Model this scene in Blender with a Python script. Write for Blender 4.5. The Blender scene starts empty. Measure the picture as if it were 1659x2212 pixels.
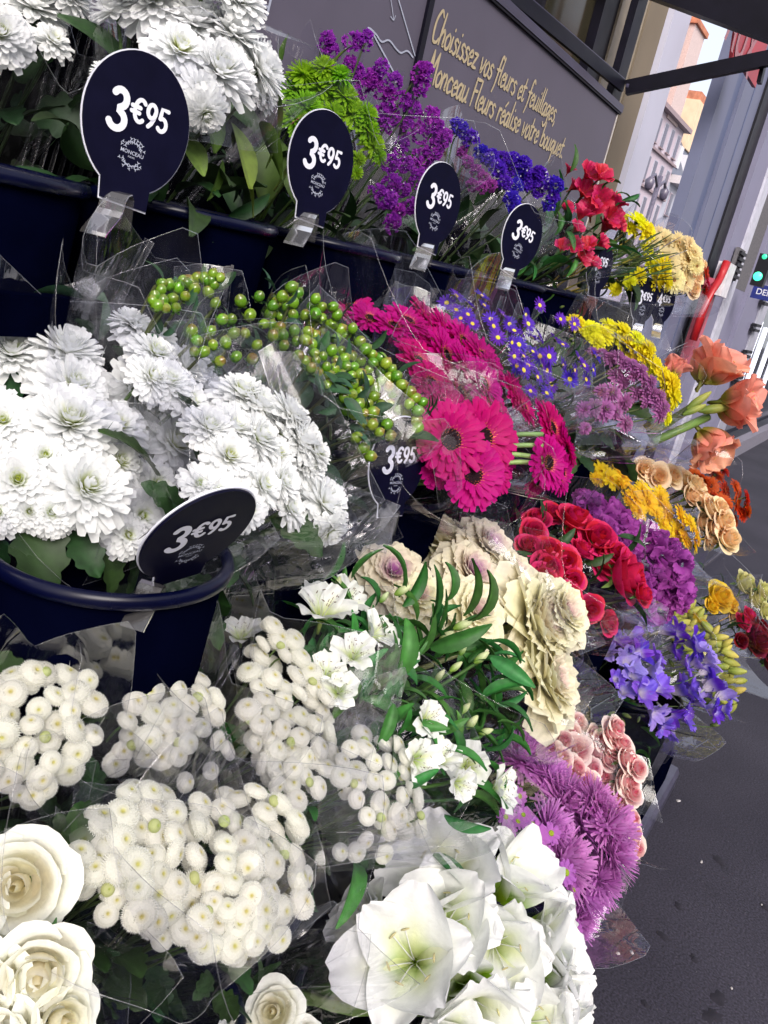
import bpy, math, random
import numpy as np
from mathutils import Vector, Matrix

random.seed(7)
RNG = np.random.default_rng(11)
C = bpy.context.scene.collection
SC = bpy.context.scene

# ------------------------------------------------------------------ camera
EYE = np.array([0.0, 0.0, 1.45])
PW, PH = 1659.0, 2212.0            # measuring frame of the photograph
FOC = 858.0 / 768.0 * PW
_r, _p, _y = (math.radians(a) for a in (13.5, 17.1, 27.6))
FW = np.array([math.cos(_p)*math.cos(_y), math.cos(_p)*math.sin(_y), -math.sin(_p)])
_r0 = np.array([math.sin(_y), -math.cos(_y), 0.0])
_u0 = np.cross(_r0, FW)
RT = math.cos(_r)*_r0 + math.sin(_r)*_u0
UP = -math.sin(_r)*_r0 + math.cos(_r)*_u0
cd = bpy.data.cameras.new('camera')
cam = bpy.data.objects.new('camera', cd)
C.objects.link(cam)
SC.camera = cam
cam.matrix_world = Matrix(((RT[0], UP[0], -FW[0], EYE[0]), (RT[1], UP[1], -FW[1], EYE[1]),
                           (RT[2], UP[2], -FW[2], EYE[2]), (0, 0, 0, 1)))
cd.sensor_fit = 'VERTICAL'
cd.sensor_height = 36.0
cd.lens = 858.0/1024.0*36.0
cd.clip_start, cd.clip_end = 0.02, 500.0

# ------------------------------------------------------------------ light
SUN = np.array([-0.60, -0.56, 0.60]); SUN /= np.linalg.norm(SUN)
w = bpy.data.worlds.new('World'); SC.world = w; w.use_nodes = True
nt = w.node_tree; nt.nodes.clear()
sky = nt.nodes.new('ShaderNodeTexSky'); sky.sky_type = 'NISHITA'; sky.sun_disc = False
sky.sun_elevation = math.asin(SUN[2]); sky.sun_rotation = math.atan2(SUN[0], SUN[1])
sky.air_density = 0.55; sky.dust_density = 7.0; sky.ozone_density = 0.6
bg = nt.nodes.new('ShaderNodeBackground'); bg.inputs[1].default_value = 0.08
wo = nt.nodes.new('ShaderNodeOutputWorld')
bg2 = nt.nodes.new('ShaderNodeBackground'); bg2.inputs[0].default_value = (0.90, 0.93, 1.0, 1); bg2.inputs[1].default_value = 0.46   # even white cloud veil
ads = nt.nodes.new('ShaderNodeAddShader')
nt.links.new(sky.outputs[0], bg.inputs[0]); nt.links.new(bg.outputs[0], ads.inputs[0]); nt.links.new(bg2.outputs[0], ads.inputs[1]); nt.links.new(ads.outputs[0], wo.inputs[0])
sl = bpy.data.lights.new('sun', 'SUN'); sl.energy = 1.5; sl.angle = math.radians(30); sl.color = (1.0, 0.985, 0.97)
so = bpy.data.objects.new('sun', sl); C.objects.link(so)
so.rotation_euler = Vector(SUN).to_track_quat('Z', 'Y').to_euler()
SC.view_settings.view_transform = 'Standard'; SC.view_settings.look = 'None'
SC.view_settings.exposure = 0.88; SC.view_settings.gamma = 1.0
SC.view_settings.use_curve_mapping = False
SC.render.engine = 'CYCLES'
SC.cycles.transparent_max_bounces = 40
SC.cycles.max_bounces = 10; SC.cycles.diffuse_bounces = 6
SC.cycles.use_denoising = True

# ------------------------------------------------------------------ maths
def ray(px, py):
    d = FW*FOC + RT*(px-PW/2) - UP*(py-PH/2)
    return d/np.linalg.norm(d)
def onY(px, py, Y):
    d = ray(px, py); return EYE + d*(Y/d[1])
def onX(px, py, X):
    d = ray(px, py); return EYE + d*(X/d[0])
def onZ(px, py, Z):
    d = ray(px, py); return EYE + d*((Z-EYE[2])/d[2])
def onD(px, py, dep):
    d = ray(px, py); return EYE + d*(dep/float(d@FW))
def depth(p): return float((np.asarray(p)-EYE)@FW)
def nrm(v):
    v = np.asarray(v, float); n = np.linalg.norm(v)
    return v/n if n > 1e-9 else np.array([0, 0, 1.0])
def frame_z(z, spin=0.0, xhint=None):
    z = nrm(z)
    h = np.array([0, 0, 1.0]) if xhint is None else np.asarray(xhint, float)
    x = h - z*(h@z)
    if np.linalg.norm(x) < 1e-4: x = np.array([1.0, 0, 0]) - z*z[0]
    x = nrm(x); y = np.cross(z, x)
    c, s = math.cos(spin), math.sin(spin)
    return np.stack([c*x+s*y, -s*x+c*y, z], 1)
def rotz(a):
    c, s = math.cos(a), math.sin(a)
    return np.array([[c, -s, 0], [s, c, 0], [0, 0, 1.0]])

class MB:
    """collects vertices, faces and a colour per vertex for ONE mesh"""
    def __init__(self): self.v = []; self.f = []; self.c = []; self.n = 0
    def add(self, v, f, c=(1, 1, 1), M=None, T=None):
        v = np.asarray(v, float)
        if M is not None: v = v @ np.asarray(M).T
        if T is not None: v = v + np.asarray(T)
        c = np.asarray(c, float)
        if c.ndim == 1: c = np.tile(c, (len(v), 1))
        self.v.append(v); self.c.append(c)
        n = self.n
        self.f.extend([tuple(i+n for i in q) for q in f]); self.n += len(v)
    def mesh(self, name, mat, smooth=True):
        me = bpy.data.meshes.new(name)
        V_ = np.concatenate(self.v); C_ = np.concatenate(self.c)
        me.from_pydata(V_.tolist(), [], self.f)
        ca = me.color_attributes.new('Col', 'FLOAT_COLOR', 'POINT')
        ca.data.foreach_set('color', np.concatenate([C_, np.ones((len(C_), 1))], 1).astype(np.float32).ravel())
        if smooth: me.polygons.foreach_set('use_smooth', [True]*len(me.polygons))
        for m in (mat if isinstance(mat, (list, tuple)) else [mat]): me.materials.append(m)
        me.update()
        return me

def grid_faces(n, m, close=False):
    f = []
    for i in range(n-1):
        for j in range(m-1 if not close else m):
            a = i*m+j; b = i*m+(j+1) % m
            f.append((a, b, b+m, a+m))
    return f

def box(mb, lo, hi, c=(1, 1, 1), M=None, T=None):
    x0, y0, z0 = lo; x1, y1, z1 = hi
    v = [(x0, y0, z0), (x1, y0, z0), (x1, y1, z0), (x0, y1, z0), (x0, y0, z1), (x1, y0, z1), (x1, y1, z1), (x0, y1, z1)]
    mb.add(v, [(0, 3, 2, 1), (4, 5, 6, 7), (0, 1, 5, 4), (1, 2, 6, 5), (2, 3, 7, 6), (3, 0, 4, 7)], c, M, T)

def tube(mb, pts, rad, c=(1, 1, 1), k=6, c1=None, cap=True):
    pts = np.asarray(pts, float); n = len(pts)
    rad = np.broadcast_to(np.asarray(rad, float), (n,))
    tan = np.gradient(pts, axis=0) if n > 2 else np.tile(pts[1]-pts[0], (2, 1))
    V = []; up = np.array([0.31, 0.2, 0.93])
    for i in range(n):
        t = nrm(tan[i]); x = nrm(np.cross(t, up)); y = np.cross(t, x)
        for j in range(k):
            a = 2*math.pi*j/k
            V.append(pts[i] + rad[i]*(math.cos(a)*x + math.sin(a)*y))
    c = np.asarray(c, float)
    if c1 is not None:
        tt = np.repeat(np.linspace(0, 1, n), k)[:, None]; c = c*(1-tt)+np.asarray(c1)*tt
    f = grid_faces(n, k, True)
    if cap: f = f + [tuple(range(k))[::-1], tuple(range((n-1)*k, n*k))]
    mb.add(V, f, c)

def lathe(mb, prof, k=48, c=(1, 1, 1), sx=1.0, sy=1.0):
    V = []
    for r, z in prof:
        for j in range(k):
            a = 2*math.pi*j/k; V.append((sx*r*math.cos(a), sy*r*math.sin(a), z))
    mb.add(V, grid_faces(len(prof), k, True), c)

def petal(L, W, prof, b0, b1, cup=0.2, n=5, m=3, ruf=0.0, fr=3.0, ph=0.0, twist=0.0):
    """strip along +X, curving from angle b0 to b1 (radians above the XY plane)"""
    t = np.linspace(0, 1, n); th = b0+(b1-b0)*t; ds = L/(n-1)
    mid = (th[:-1]+th[1:])/2
    x = np.concatenate([[0], np.cumsum(np.cos(mid))*ds]); z = np.concatenate([[0], np.cumsum(np.sin(mid))*ds])
    s = np.linspace(-1, 1, m)
    w_ = np.array([prof(q) for q in t])*W/2
    S, Wg = np.meshgrid(s, w_); T_ = np.repeat(t[:, None], m, 1)
    off = cup*Wg*S**2 + ruf*L*T_**1.5*np.sin(fr*S*math.pi+ph+2*T_)
    X = x[:, None]-np.sin(th)[:, None]*off; Y = S*Wg; Z = z[:, None]+np.cos(th)[:, None]*off
    if twist: Z = Z + twist*Y*T_
    return np.stack([X, Y, Z], -1).reshape(-1, 3), grid_faces(n, m), T_.ravel(), S.ravel()

def lerpc(a, b, t):
    t = np.clip(np.asarray(t, float), 0, 1)[:, None]
    return np.asarray(a)*(1-t)+np.asarray(b)*t
def smooth01(t, a, b):
    t = np.clip((np.asarray(t, float)-a)/(b-a), 0, 1); return t*t*(3-2*t)

round_p = lambda t: max(0.12, math.sin(math.pi*min(1, 0.08+0.80*t))**0.75)
blunt_p = lambda t: 0.35+0.65*math.sin(math.pi*min(1, 0.1+0.62*t)) if t < 0.9 else 0.55
point_p = lambda t: max(0.04, math.sin(math.pi*(0.04+0.94*t**0.8))**0.8)
tongue_p = lambda t: (0.45+0.55*min(1, t*2.2))*(1 if t < 0.85 else 0.62)
fan_p = lambda t: max(0.16, math.sin(math.pi*min(1, 0.06+0.64*t)))
fan2_p = lambda t: max(0.16, math.sin(math.pi*min(1, 0.04+0.70*t**0.9)))

# ------------------------------------------------------------------ materials
def new_mat(name):
    m = bpy.data.materials.new(name); m.use_nodes = True
    m.node_tree.nodes.clear()
    return m, m.node_tree, m.node_tree.nodes.new('ShaderNodeOutputMaterial')
def N(nt, t, **kw):
    n = nt.nodes.new(t)
    for k, v in kw.items():
        if k in n.inputs: n.inputs[k].default_value = v
        else: setattr(n, k, v)
    return n

def petal_mat(name, trans=0.25, rough=0.5, vary=0.10, grain=0.12, scale=180.0, gloss=0.25, hue=0.015, veins=0.0):
    m, nt, out = new_mat(name); L = nt.links.new
    at = N(nt, 'ShaderNodeVertexColor', layer_name='Col')
    oi = N(nt, 'ShaderNodeObjectInfo'); ge = N(nt, 'ShaderNodeTexCoord')
    nz = N(nt, 'ShaderNodeTexNoise'); nz.inputs['Scale'].default_value = scale*0.05; nz.inputs['Detail'].default_value = 4
    L(ge.outputs['Object'], nz.inputs['Vector'])
    mr = N(nt, 'ShaderNodeMapRange'); mr.inputs[3].default_value = 1-vary; mr.inputs[4].default_value = 1.0+vary*0.4
    L(oi.outputs['Random'], mr.inputs[0])
    mr2 = N(nt, 'ShaderNodeMapRange'); mr2.inputs[1].default_value = 0.3; mr2.inputs[2].default_value = 0.7
    mr2.inputs[3].default_value = 1-grain; mr2.inputs[4].default_value = 1+grain*0.5
    L(nz.outputs[0], mr2.inputs[0])
    mu = N(nt, 'ShaderNodeMath', operation='MULTIPLY'); L(mr.outputs[0], mu.inputs[0]); L(mr2.outputs[0], mu.inputs[1])
    hs = N(nt, 'ShaderNodeHueSaturation'); L(at.outputs[0], hs.inputs['Color']); L(mu.outputs[0], hs.inputs['Value'])
    mh = N(nt, 'ShaderNodeMapRange'); mh.inputs[3].default_value = 0.5-hue; mh.inputs[4].default_value = 0.5+hue
    wn = N(nt, 'ShaderNodeTexWhiteNoise', noise_dimensions='1D'); L(oi.outputs['Random'], wn.inputs[1])
    L(wn.outputs[0], mh.inputs[0]); L(mh.outputs[0], hs.inputs['Hue'])
    pb = N(nt, 'ShaderNodeBsdfPrincipled'); pb.inputs['Roughness'].default_value = rough
    pb.inputs['Specular IOR Level'].default_value = gloss
    tr = N(nt, 'ShaderNodeBsdfTranslucent'); mx = N(nt, 'ShaderNodeMixShader'); mx.inputs[0].default_value = trans
    L(hs.outputs[0], pb.inputs['Base Color']); L(hs.outputs[0], tr.inputs[0])
    if veins:
        n5 = N(nt, 'ShaderNodeTexNoise'); n5.inputs['Scale'].default_value = 9.0; n5.inputs['Detail'].default_value = 5; n5.inputs['Distortion'].default_value = 1.2
        L(ge.outputs['Object'], n5.inputs['Vector'])
        bp = N(nt, 'ShaderNodeBump'); bp.inputs['Strength'].default_value = veins; bp.inputs['Distance'].default_value = 0.03
        L(n5.outputs[0], bp.inputs['Height']); L(bp.outputs[0], pb.inputs['Normal']); L(bp.outputs[0], tr.inputs['Normal'])
    L(pb.outputs[0], mx.inputs[1]); L(tr.outputs[0], mx.inputs[2]); L(mx.outputs[0], out.inputs[0])
    return m

def surf_mat(name, col, rough=0.5, spec=0.5, metal=0.0, grain=0.15, scale=20.0, bump=0.0, emit=None, coat=0.0):
    m, nt, out = new_mat(name); L = nt.links.new
    pb = N(nt, 'ShaderNodeBsdfPrincipled')
    tc = N(nt, 'ShaderNodeTexCoord')
    nz = N(nt, 'ShaderNodeTexNoise'); nz.inputs['Scale'].default_value = scale; nz.inputs['Detail'].default_value = 6
    L(tc.outputs['Object'], nz.inputs['Vector'])
    mr = N(nt, 'ShaderNodeMapRange'); mr.inputs[1].default_value = 0.3; mr.inputs[2].default_value = 0.7
    mr.inputs[3].default_value = 1-grain; mr.inputs[4].default_value = 1+grain
    L(nz.outputs[0], mr.inputs[0])
    hs = N(nt, 'ShaderNodeHueSaturation'); hs.inputs['Color'].default_value = (*col, 1); L(mr.outputs[0], hs.inputs['Value'])
    L(hs.outputs[0], pb.inputs['Base Color'])
    mr3 = N(nt, 'ShaderNodeMapRange'); mr3.inputs[3].default_value = max(0, rough-0.1); mr3.inputs[4].default_value = min(1, rough+0.1)
    L(nz.outputs[0], mr3.inputs[0]); L(mr3.outputs[0], pb.inputs['Roughness'])
    pb.inputs['Specular IOR Level'].default_value = spec; pb.inputs['Metallic'].default_value = metal
    pb.inputs['Coat Weight'].default_value = coat
    if bump:
        bp = N(nt, 'ShaderNodeBump'); bp.inputs['Strength'].default_value = bump; bp.inputs['Distance'].default_value = 0.004
        L(nz.outputs[0], bp.inputs['Height']); L(bp.outputs[0], pb.inputs['Normal'])
    if emit:
        pb.inputs['Emission Color'].default_value = (*emit[0], 1); pb.inputs['Emission Strength'].default_value = emit[1]
    L(pb.outputs[0], out.inputs[0])
    return m

def film_mat(name, haze=0.06, streak=0.10, tint=(0.94, 0.94, 0.97), wr=62.0, gl=1.0):
    """clear florists' cellophane: see-through, glancing shine, wrinkles and a faint milky haze"""
    m, nt, out = new_mat(name); L = nt.links.new
    tc = N(nt, 'ShaderNodeTexCoord'); mp = N(nt, 'ShaderNodeMapping'); mp.inputs['Scale'].default_value = (1.0, 1.0, 0.16)
    L(tc.outputs['Object'], mp.inputs[0])
    nz = N(nt, 'ShaderNodeTexNoise'); nz.inputs['Scale'].default_value = wr*0.40; nz.inputs['Detail'].default_value = 2; nz.inputs['Distortion'].default_value = 0.9
    L(mp.outputs[0], nz.inputs['Vector'])
    vo = N(nt, 'ShaderNodeTexVoronoi', feature='DISTANCE_TO_EDGE'); vo.inputs['Scale'].default_value = wr*0.25
    L(mp.outputs[0], vo.inputs['Vector'])
    crz = N(nt, 'ShaderNodeMapRange'); crz.inputs[1].default_value = 0.0; crz.inputs[2].default_value = 0.035; crz.inputs[3].default_value = 1.0; crz.inputs[4].default_value = 0.0
    L(vo.outputs[0], crz.inputs[0])
    ad = N(nt, 'ShaderNodeMath', operation='MULTIPLY_ADD'); ad.inputs[1].default_value = 0.16; L(crz.outputs[0], ad.inputs[0]); L(nz.outputs[0], ad.inputs[2])
    bp = N(nt, 'ShaderNodeBump'); bp.inputs['Strength'].default_value = 0.32; bp.inputs['Distance'].default_value = 0.006
    L(ad.outputs[0], bp.inputs['Height'])
    tr = N(nt, 'ShaderNodeBsdfTransparent'); tr.inputs[0].default_value = (*tint, 1)
    gs = N(nt, 'ShaderNodeBsdfGlossy'); gs.inputs['Roughness'].default_value = 0.06; L(bp.outputs[0], gs.inputs['Normal'])
    gs.inputs[0].default_value = (1, 1, 1, 1)
    lw = N(nt, 'ShaderNodeFresnel'); lw.inputs[0].default_value = 1.45; L(bp.outputs[0], lw.inputs['Normal'])
    fm = N(nt, 'ShaderNodeMath', operation='MULTIPLY'); fm.inputs[1].default_value = gl; fm.use_clamp = True; L(lw.outputs[0], fm.inputs[0])
    fn = N(nt, 'ShaderNodeMath', operation='MINIMUM'); fn.inputs[1].default_value = 0.30*gl; L(fm.outputs[0], fn.inputs[0]); fm = fn
    mx = N(nt, 'ShaderNodeMixShader'); L(fm.outputs[0], mx.inputs[0]); L(tr.outputs[0], mx.inputs[1]); L(gs.outputs[0], mx.inputs[2])
    df = N(nt, 'ShaderNodeBsdfDiffuse'); df.inputs[0].default_value = (0.8, 0.8, 0.82, 1)
    tl = N(nt, 'ShaderNodeBsdfTranslucent'); tl.inputs[0].default_value = (0.8, 0.8, 0.82, 1)
    dm = N(nt, 'ShaderNodeMixShader'); dm.inputs[0].default_value = 0.5; L(df.outputs[0], dm.inputs[1]); L(tl.outputs[0], dm.inputs[2])
    hz = N(nt, 'ShaderNodeMapRange'); hz.inputs[1].default_value = 0.42; hz.inputs[2].default_value = 0.75
    hz.inputs[3].default_value = haze; hz.inputs[4].default_value = haze+streak
    L(nz.outputs[0], hz.inputs[0])
    m2 = N(nt, 'ShaderNodeMixShader'); L(hz.outputs[0], m2.inputs[0]); L(mx.outputs[0], m2.inputs[1]); L(dm.outputs[0], m2.inputs[2])
    L(m2.outputs[0], out.inputs[0])
    return m

M_PET = petal_mat('petal', 0.58, 0.55, 0.05, grain=0.06)
M_GLINT = film_mat('cellophane glint crease', 0.03, 0.04, gl=1.0)  # extra reflective film for the added glint strips
for n_ in M_GLINT.node_tree.nodes:
    if n_.type == 'MATH' and n_.operation == 'MINIMUM': n_.inputs[1].default_value = 0.9
    if n_.type == 'FRESNEL': n_.inputs[0].default_value = 2.6
M_SILK = petal_mat('silky petal', 0.42, 0.45, 0.06, 0.10, 90, 0.3, veins=0.10)
M_LEAF = petal_mat('leaf', 0.16, 0.52, 0.45, 0.30, 120, 0.28, 0.03)
M_BERRY = petal_mat('berry skin', 0.05, 0.16, 0.25, 0.2, 60, 0.6, 0.02)
M_STEM = petal_mat('stem', 0.05, 0.45, 0.3, 0.2, 100, 0.4, 0.02)
M_DISC = petal_mat('flower disc', 0.0, 0.8, 0.15, 0.3, 400, 0.1)
M_FILM = film_mat('cellophane', 0.002, 0.009, gl=0.62)
M_FILM2 = film_mat('milky cellophane', 0.005, 0.018, gl=0.72)
M_EDGE = film_mat('cellophane edge', 0.07, 0.12, gl=1.3)
M_NAVY = surf_mat('navy plastic', (0.0005, 0.0008, 0.0050), 0.45, 0.0, grain=0.25, scale=14, bump=0.05)
M_NAVYRIM = surf_mat('navy plastic rim', (0.0007, 0.0013, 0.013), 0.28, 0.22, grain=0.2, scale=14)
M_RACK = surf_mat('rack steel', (0.0006, 0.0006, 0.0014), 0.6, 0.0, grain=0.3, scale=9)
M_FRAME = surf_mat('frame steel', (0.0035, 0.003, 0.008), 0.42, 0.15, grain=0.3, scale=12)
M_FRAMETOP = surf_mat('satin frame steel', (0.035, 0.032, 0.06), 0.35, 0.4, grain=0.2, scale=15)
M_TAG = surf_mat('tag card', (0.0016, 0.0016, 0.011), 0.5, 0.08, grain=0.2, scale=30)
M_WHITE = surf_mat('white print', (0.55, 0.56, 0.64), 0.5, 0.2, grain=0.04, scale=40)
M_LOGO = surf_mat('pale print', (0.30, 0.32, 0.40), 0.5, 0.3, grain=0.05, scale=40)
M_GOLD = surf_mat('gold print', (0.36, 0.295, 0.185), 0.5, 0.3, grain=0.1, scale=60)
M_PANEL = surf_mat('grey sign panel', (0.078, 0.070, 0.098), 0.45, 0.2, grain=0.10, scale=5)

def clear_plastic():
    m, nt, out = new_mat('clear plastic'); L = nt.links.new
    tr = N(nt, 'ShaderNodeBsdfTransparent'); tr.inputs[0].default_value = (0.9, 0.9, 0.92, 1)
    gs = N(nt, 'ShaderNodeBsdfGlossy'); gs.inputs['Roughness'].default_value = 0.12
    fr = N(nt, 'ShaderNodeFresnel'); fr.inputs[0].default_value = 1.5
    mx = N(nt, 'ShaderNodeMixShader'); L(fr.outputs[0], mx.inputs[0]); L(tr.outputs[0], mx.inputs[1]); L(gs.outputs[0], mx.inputs[2])
    df = N(nt, 'ShaderNodeBsdfDiffuse'); df.inputs[0].default_value = (0.6, 0.58, 0.55, 1)
    nz = N(nt, 'ShaderNodeTexNoise'); nz.inputs['Scale'].default_value = 60
    mr = N(nt, 'ShaderNodeMapRange'); mr.inputs[3].default_value = 0.015; mr.inputs[4].default_value = 0.05; L(nz.outputs[0], mr.inputs[0])
    m2 = N(nt, 'ShaderNodeMixShader'); L(mr.outputs[0], m2.inputs[0]); L(mx.outputs[0], m2.inputs[1]); L(df.outputs[0], m2.inputs[2])
    L(m2.outputs[0], out.inputs[0]); return m
M_CLEAR = clear_plastic()

def asphalt_mat():
    m, nt, out = new_mat('asphalt'); L = nt.links.new
    tc = N(nt, 'ShaderNodeTexCoord'); pb = N(nt, 'ShaderNodeBsdfPrincipled')
    n1 = N(nt, 'ShaderNodeTexNoise'); n1.inputs['Scale'].default_value = 1.7; n1.inputs['Detail'].default_value = 5
    n2 = N(nt, 'ShaderNodeTexNoise'); n2.inputs['Scale'].default_value = 170; n2.inputs['Detail'].default_value = 3
    v1 = N(nt, 'ShaderNodeTexVoronoi'); v1.inputs['Scale'].default_value = 80
    n3 = N(nt, 'ShaderNodeTexNoise'); n3.inputs['Scale'].default_value = 9; n3.inputs['Detail'].default_value = 4
    for n in (n1, n2, v1, n3): L(tc.outputs['Object'], n.inputs['Vector'])
    r1 = N(nt, 'ShaderNodeValToRGB'); r1.color_ramp.elements[0].color = (0.014, 0.012, 0.020, 1); r1.color_ramp.elements[1].color = (0.026, 0.023, 0.034, 1)
    r1.color_ramp.elements[0].position = 0.35; r1.color_ramp.elements[1].position = 0.68
    L(n1.outputs[0], r1.inputs[0])
    sp = N(nt, 'ShaderNodeMapRange'); sp.inputs[1].default_value = 0.0; sp.inputs[2].default_value = 0.16; sp.inputs[3].default_value = 1.0; sp.inputs[4].default_value = 0.0
    L(v1.outputs['Distance'], sp.inputs[0])
    th = N(nt, 'ShaderNodeMath', operation='GREATER_THAN'); th.inputs[1].default_value = 0.88
    sx = N(nt, 'ShaderNodeSeparateColor'); L(v1.outputs['Color'], sx.inputs[0]); L(sx.outputs[0], th.inputs[0])
    mu = N(nt, 'ShaderNodeMath', operation='MULTIPLY'); L(sp.outputs[0], mu.inputs[0]); L(th.outputs[0], mu.inputs[1])
    g = N(nt, 'ShaderNodeMapRange'); g.inputs[1].default_value = 0.3; g.inputs[2].default_value = 0.7; g.inputs[3].default_value = 0.40; g.inputs[4].default_value = 1.75
    L(n2.outputs[0], g.inputs[0])
    hs = N(nt, 'ShaderNodeHueSaturation'); L(r1.outputs[0], hs.inputs['Color']); L(g.outputs[0], hs.inputs['Value'])
    mc = N(nt, 'ShaderNodeMixRGB'); mc.inputs[2].default_value = (0.10, 0.095, 0.10, 1)
    L(mu.outputs[0], mc.inputs[0]); L(hs.outputs[0], mc.inputs[1])
    st = N(nt, 'ShaderNodeMapRange'); st.inputs[1].default_value = 0.66; st.inputs[2].default_value = 0.74; st.inputs[3].default_value = 1.0; st.inputs[4].default_value = 0.72
    L(n3.outputs[0], st.inputs[0])
    h2 = N(nt, 'ShaderNodeHueSaturation'); L(mc.outputs[0], h2.inputs['Color']); L(st.outputs[0], h2.inputs['Value'])
    L(h2.outputs[0], pb.inputs['Base Color']); pb.inputs['Roughness'].default_value = 0.72; pb.inputs['Specular IOR Level'].default_value = 0.3
    bp = N(nt, 'ShaderNodeBump'); bp.inputs['Strength'].default_value = 0.5; bp.inputs['Distance'].default_value = 0.003
    L(n2.outputs[0], bp.inputs['Height']); L(bp.outputs[0], pb.inputs['Normal'])
    L(pb.outputs[0], out.inputs[0]); return m
M_ASPH = asphalt_mat()

# ------------------------------------------------------------------ objects
def link(name, data, parent=None, M=None, T=None, s=1.0):
    o = bpy.data.objects.new(name, data); C.objects.link(o)
    if parent is not None: o.parent = parent
    if M is not None or T is not None:
        M = np.eye(3) if M is None else np.asarray(M)
        T = np.zeros(3) if T is None else np.asarray(T)
        sc = np.broadcast_to(np.asarray(s, float), (3,))
        A = M*sc[None, :]
        o.matrix_local = Matrix(((*A[0], T[0]), (*A[1], T[1]), (*A[2], T[2]), (0, 0, 0, 1)))
    return o
def tag(o, label, cat, group=None, kind=None):
    if label: o['label'] = label
    if cat: o['category'] = cat
    if group: o['group'] = group
    if kind: o['kind'] = kind
    return o
def empty(name, loc, label, cat, group=None):
    o = bpy.data.objects.new(name, None); C.objects.link(o); o.location = [float(a) for a in loc]
    o.empty_display_size = 0.05
    return tag(o, label, cat, group)
def build(name, mb, mat, parent=None, smooth=False, origin=None):
    """one mesh object; world-space vertices are stored relative to the parent's base (or origin)"""
    base = np.array(parent.location) if parent is not None and origin is None else (np.zeros(3) if origin is None else np.asarray(origin))
    if parent is not None and parent.parent is not None and origin is None:
        base = base + np.array(parent.parent.location)
    mb.v = [v-base for v in mb.v]
    me = mb.mesh(name, mat, smooth)
    o = link(name, me, parent)
    if parent is None: o.location = [float(a) for a in base]
    return o

# ---------- text made of strokes
def catmull(P, k=6):
    P = np.asarray(P, float)
    if len(P) < 3: return P
    Q = np.vstack([2*P[0]-P[1], P, 2*P[-1]-P[-2]]); out = []
    for i in range(1, len(Q)-2):
        for t in np.linspace(0, 1, k, endpoint=False):
            a, b, c, d = Q[i-1], Q[i], Q[i+1], Q[i+2]
            out.append(0.5*((2*b)+(c-a)*t+(2*a-5*b+4*c-d)*t*t+(3*b-a-3*c+d)*t**3))
    out.append(P[-1]); return np.array(out)
RIB = [0]
def ribbon(mb, pts, wd, to3_, capk=6, taper=False):
    """a flat painted stroke; to3 maps 2D to the surface it is printed on"""
    pts = np.asarray(pts, float); n = len(pts)
    o0 = to3_((0, 0)); nv = nrm(np.cross(to3_((1, 0))-o0, to3_((0, 1))-o0)); RIB[0] += 1; lift = nv*((RIB[0] % 23)*4e-5)
    to3 = lambda q: to3_(q)+lift
    tan = np.gradient(pts, axis=0); tan /= np.maximum(np.linalg.norm(tan, axis=1), 1e-9)[:, None]
    nr = np.stack([-tan[:, 1], tan[:, 0]], 1)
    hw = np.full(n, wd/2)
    if taper: hw = hw*(0.62+0.38*np.sin(np.linspace(0.25, math.pi-0.25, n)))
    A = pts+nr*hw[:, None]; B = pts-nr*hw[:, None]
    V2 = np.empty((2*n, 2)); V2[0::2] = A; V2[1::2] = B
    f = [(2*i, 2*i+1, 2*i+3, 2*i+2) for i in range(n-1)]
    mb.add([to3(p) for p in V2], f)
    if capk:
        for e, s in ((0, -1), (n-1, 1)):
            a0 = math.atan2(nr[e][1], nr[e][0])
            ring = [pts[e]+hw[e]*np.array([math.cos(a0-s*math.pi*i/capk), math.sin(a0-s*math.pi*i/capk)]) for i in range(capk+1)]
            mb.add([to3(p)-nv*1.5e-5*(1+(e > 0)) for p in ring], [tuple(range(capk+1))])
def arc(cx, cy, rx, ry, a0, a1, n=16):
    a = np.radians(np.linspace(a0, a1, n)); return np.stack([cx+rx*np.cos(a), cy+ry*np.sin(a)], 1)
PRICE = {
 '3': ([np.vstack([arc(.28, .73, .20, .18, 150, -80, 14), arc(.28, .28, .24, .19, 80, -155, 16)])], .60),
 '4': ([np.array([(.46, .08), (.46, .5), (.46, .92), (.06, .30), (.35, .30), (.62, .30)])], .66),
 '9': ([arc(.30, .66, .22, .25, 0, 360, 22), np.array([(.52, .66), (.48, .42), (.38, .22), (.24, .08)])], .62),
 '5': ([np.array([(.52, .91), (.18, .91), (.14, .54)]), arc(.28, .33, .24, .24, 120, -140, 18)], .62),
 '€': ([arc(.46, .5, .30, .41, 50, 310, 20), np.array([(.0, .60), (.44, .60)]), np.array([(.0, .40), (.42, .40)])], .72)}
def price_strokes(txt):
    """'3' large, the rest small and raised: width 1 = whole price"""
    out = []; x = 0
    for i, ch in enumerate(txt):
        S, adv = PRICE[ch]
        k, yo, wd = (1.0, 0.0, .19) if i == 0 else (.58, .36, .115)
        for s in S: out.append((np.stack([x+s[:, 0]*k, yo+s[:, 1]*k], 1), wd))
        x += adv*k+(.07 if i == 0 else .03)
    return out, x
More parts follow.
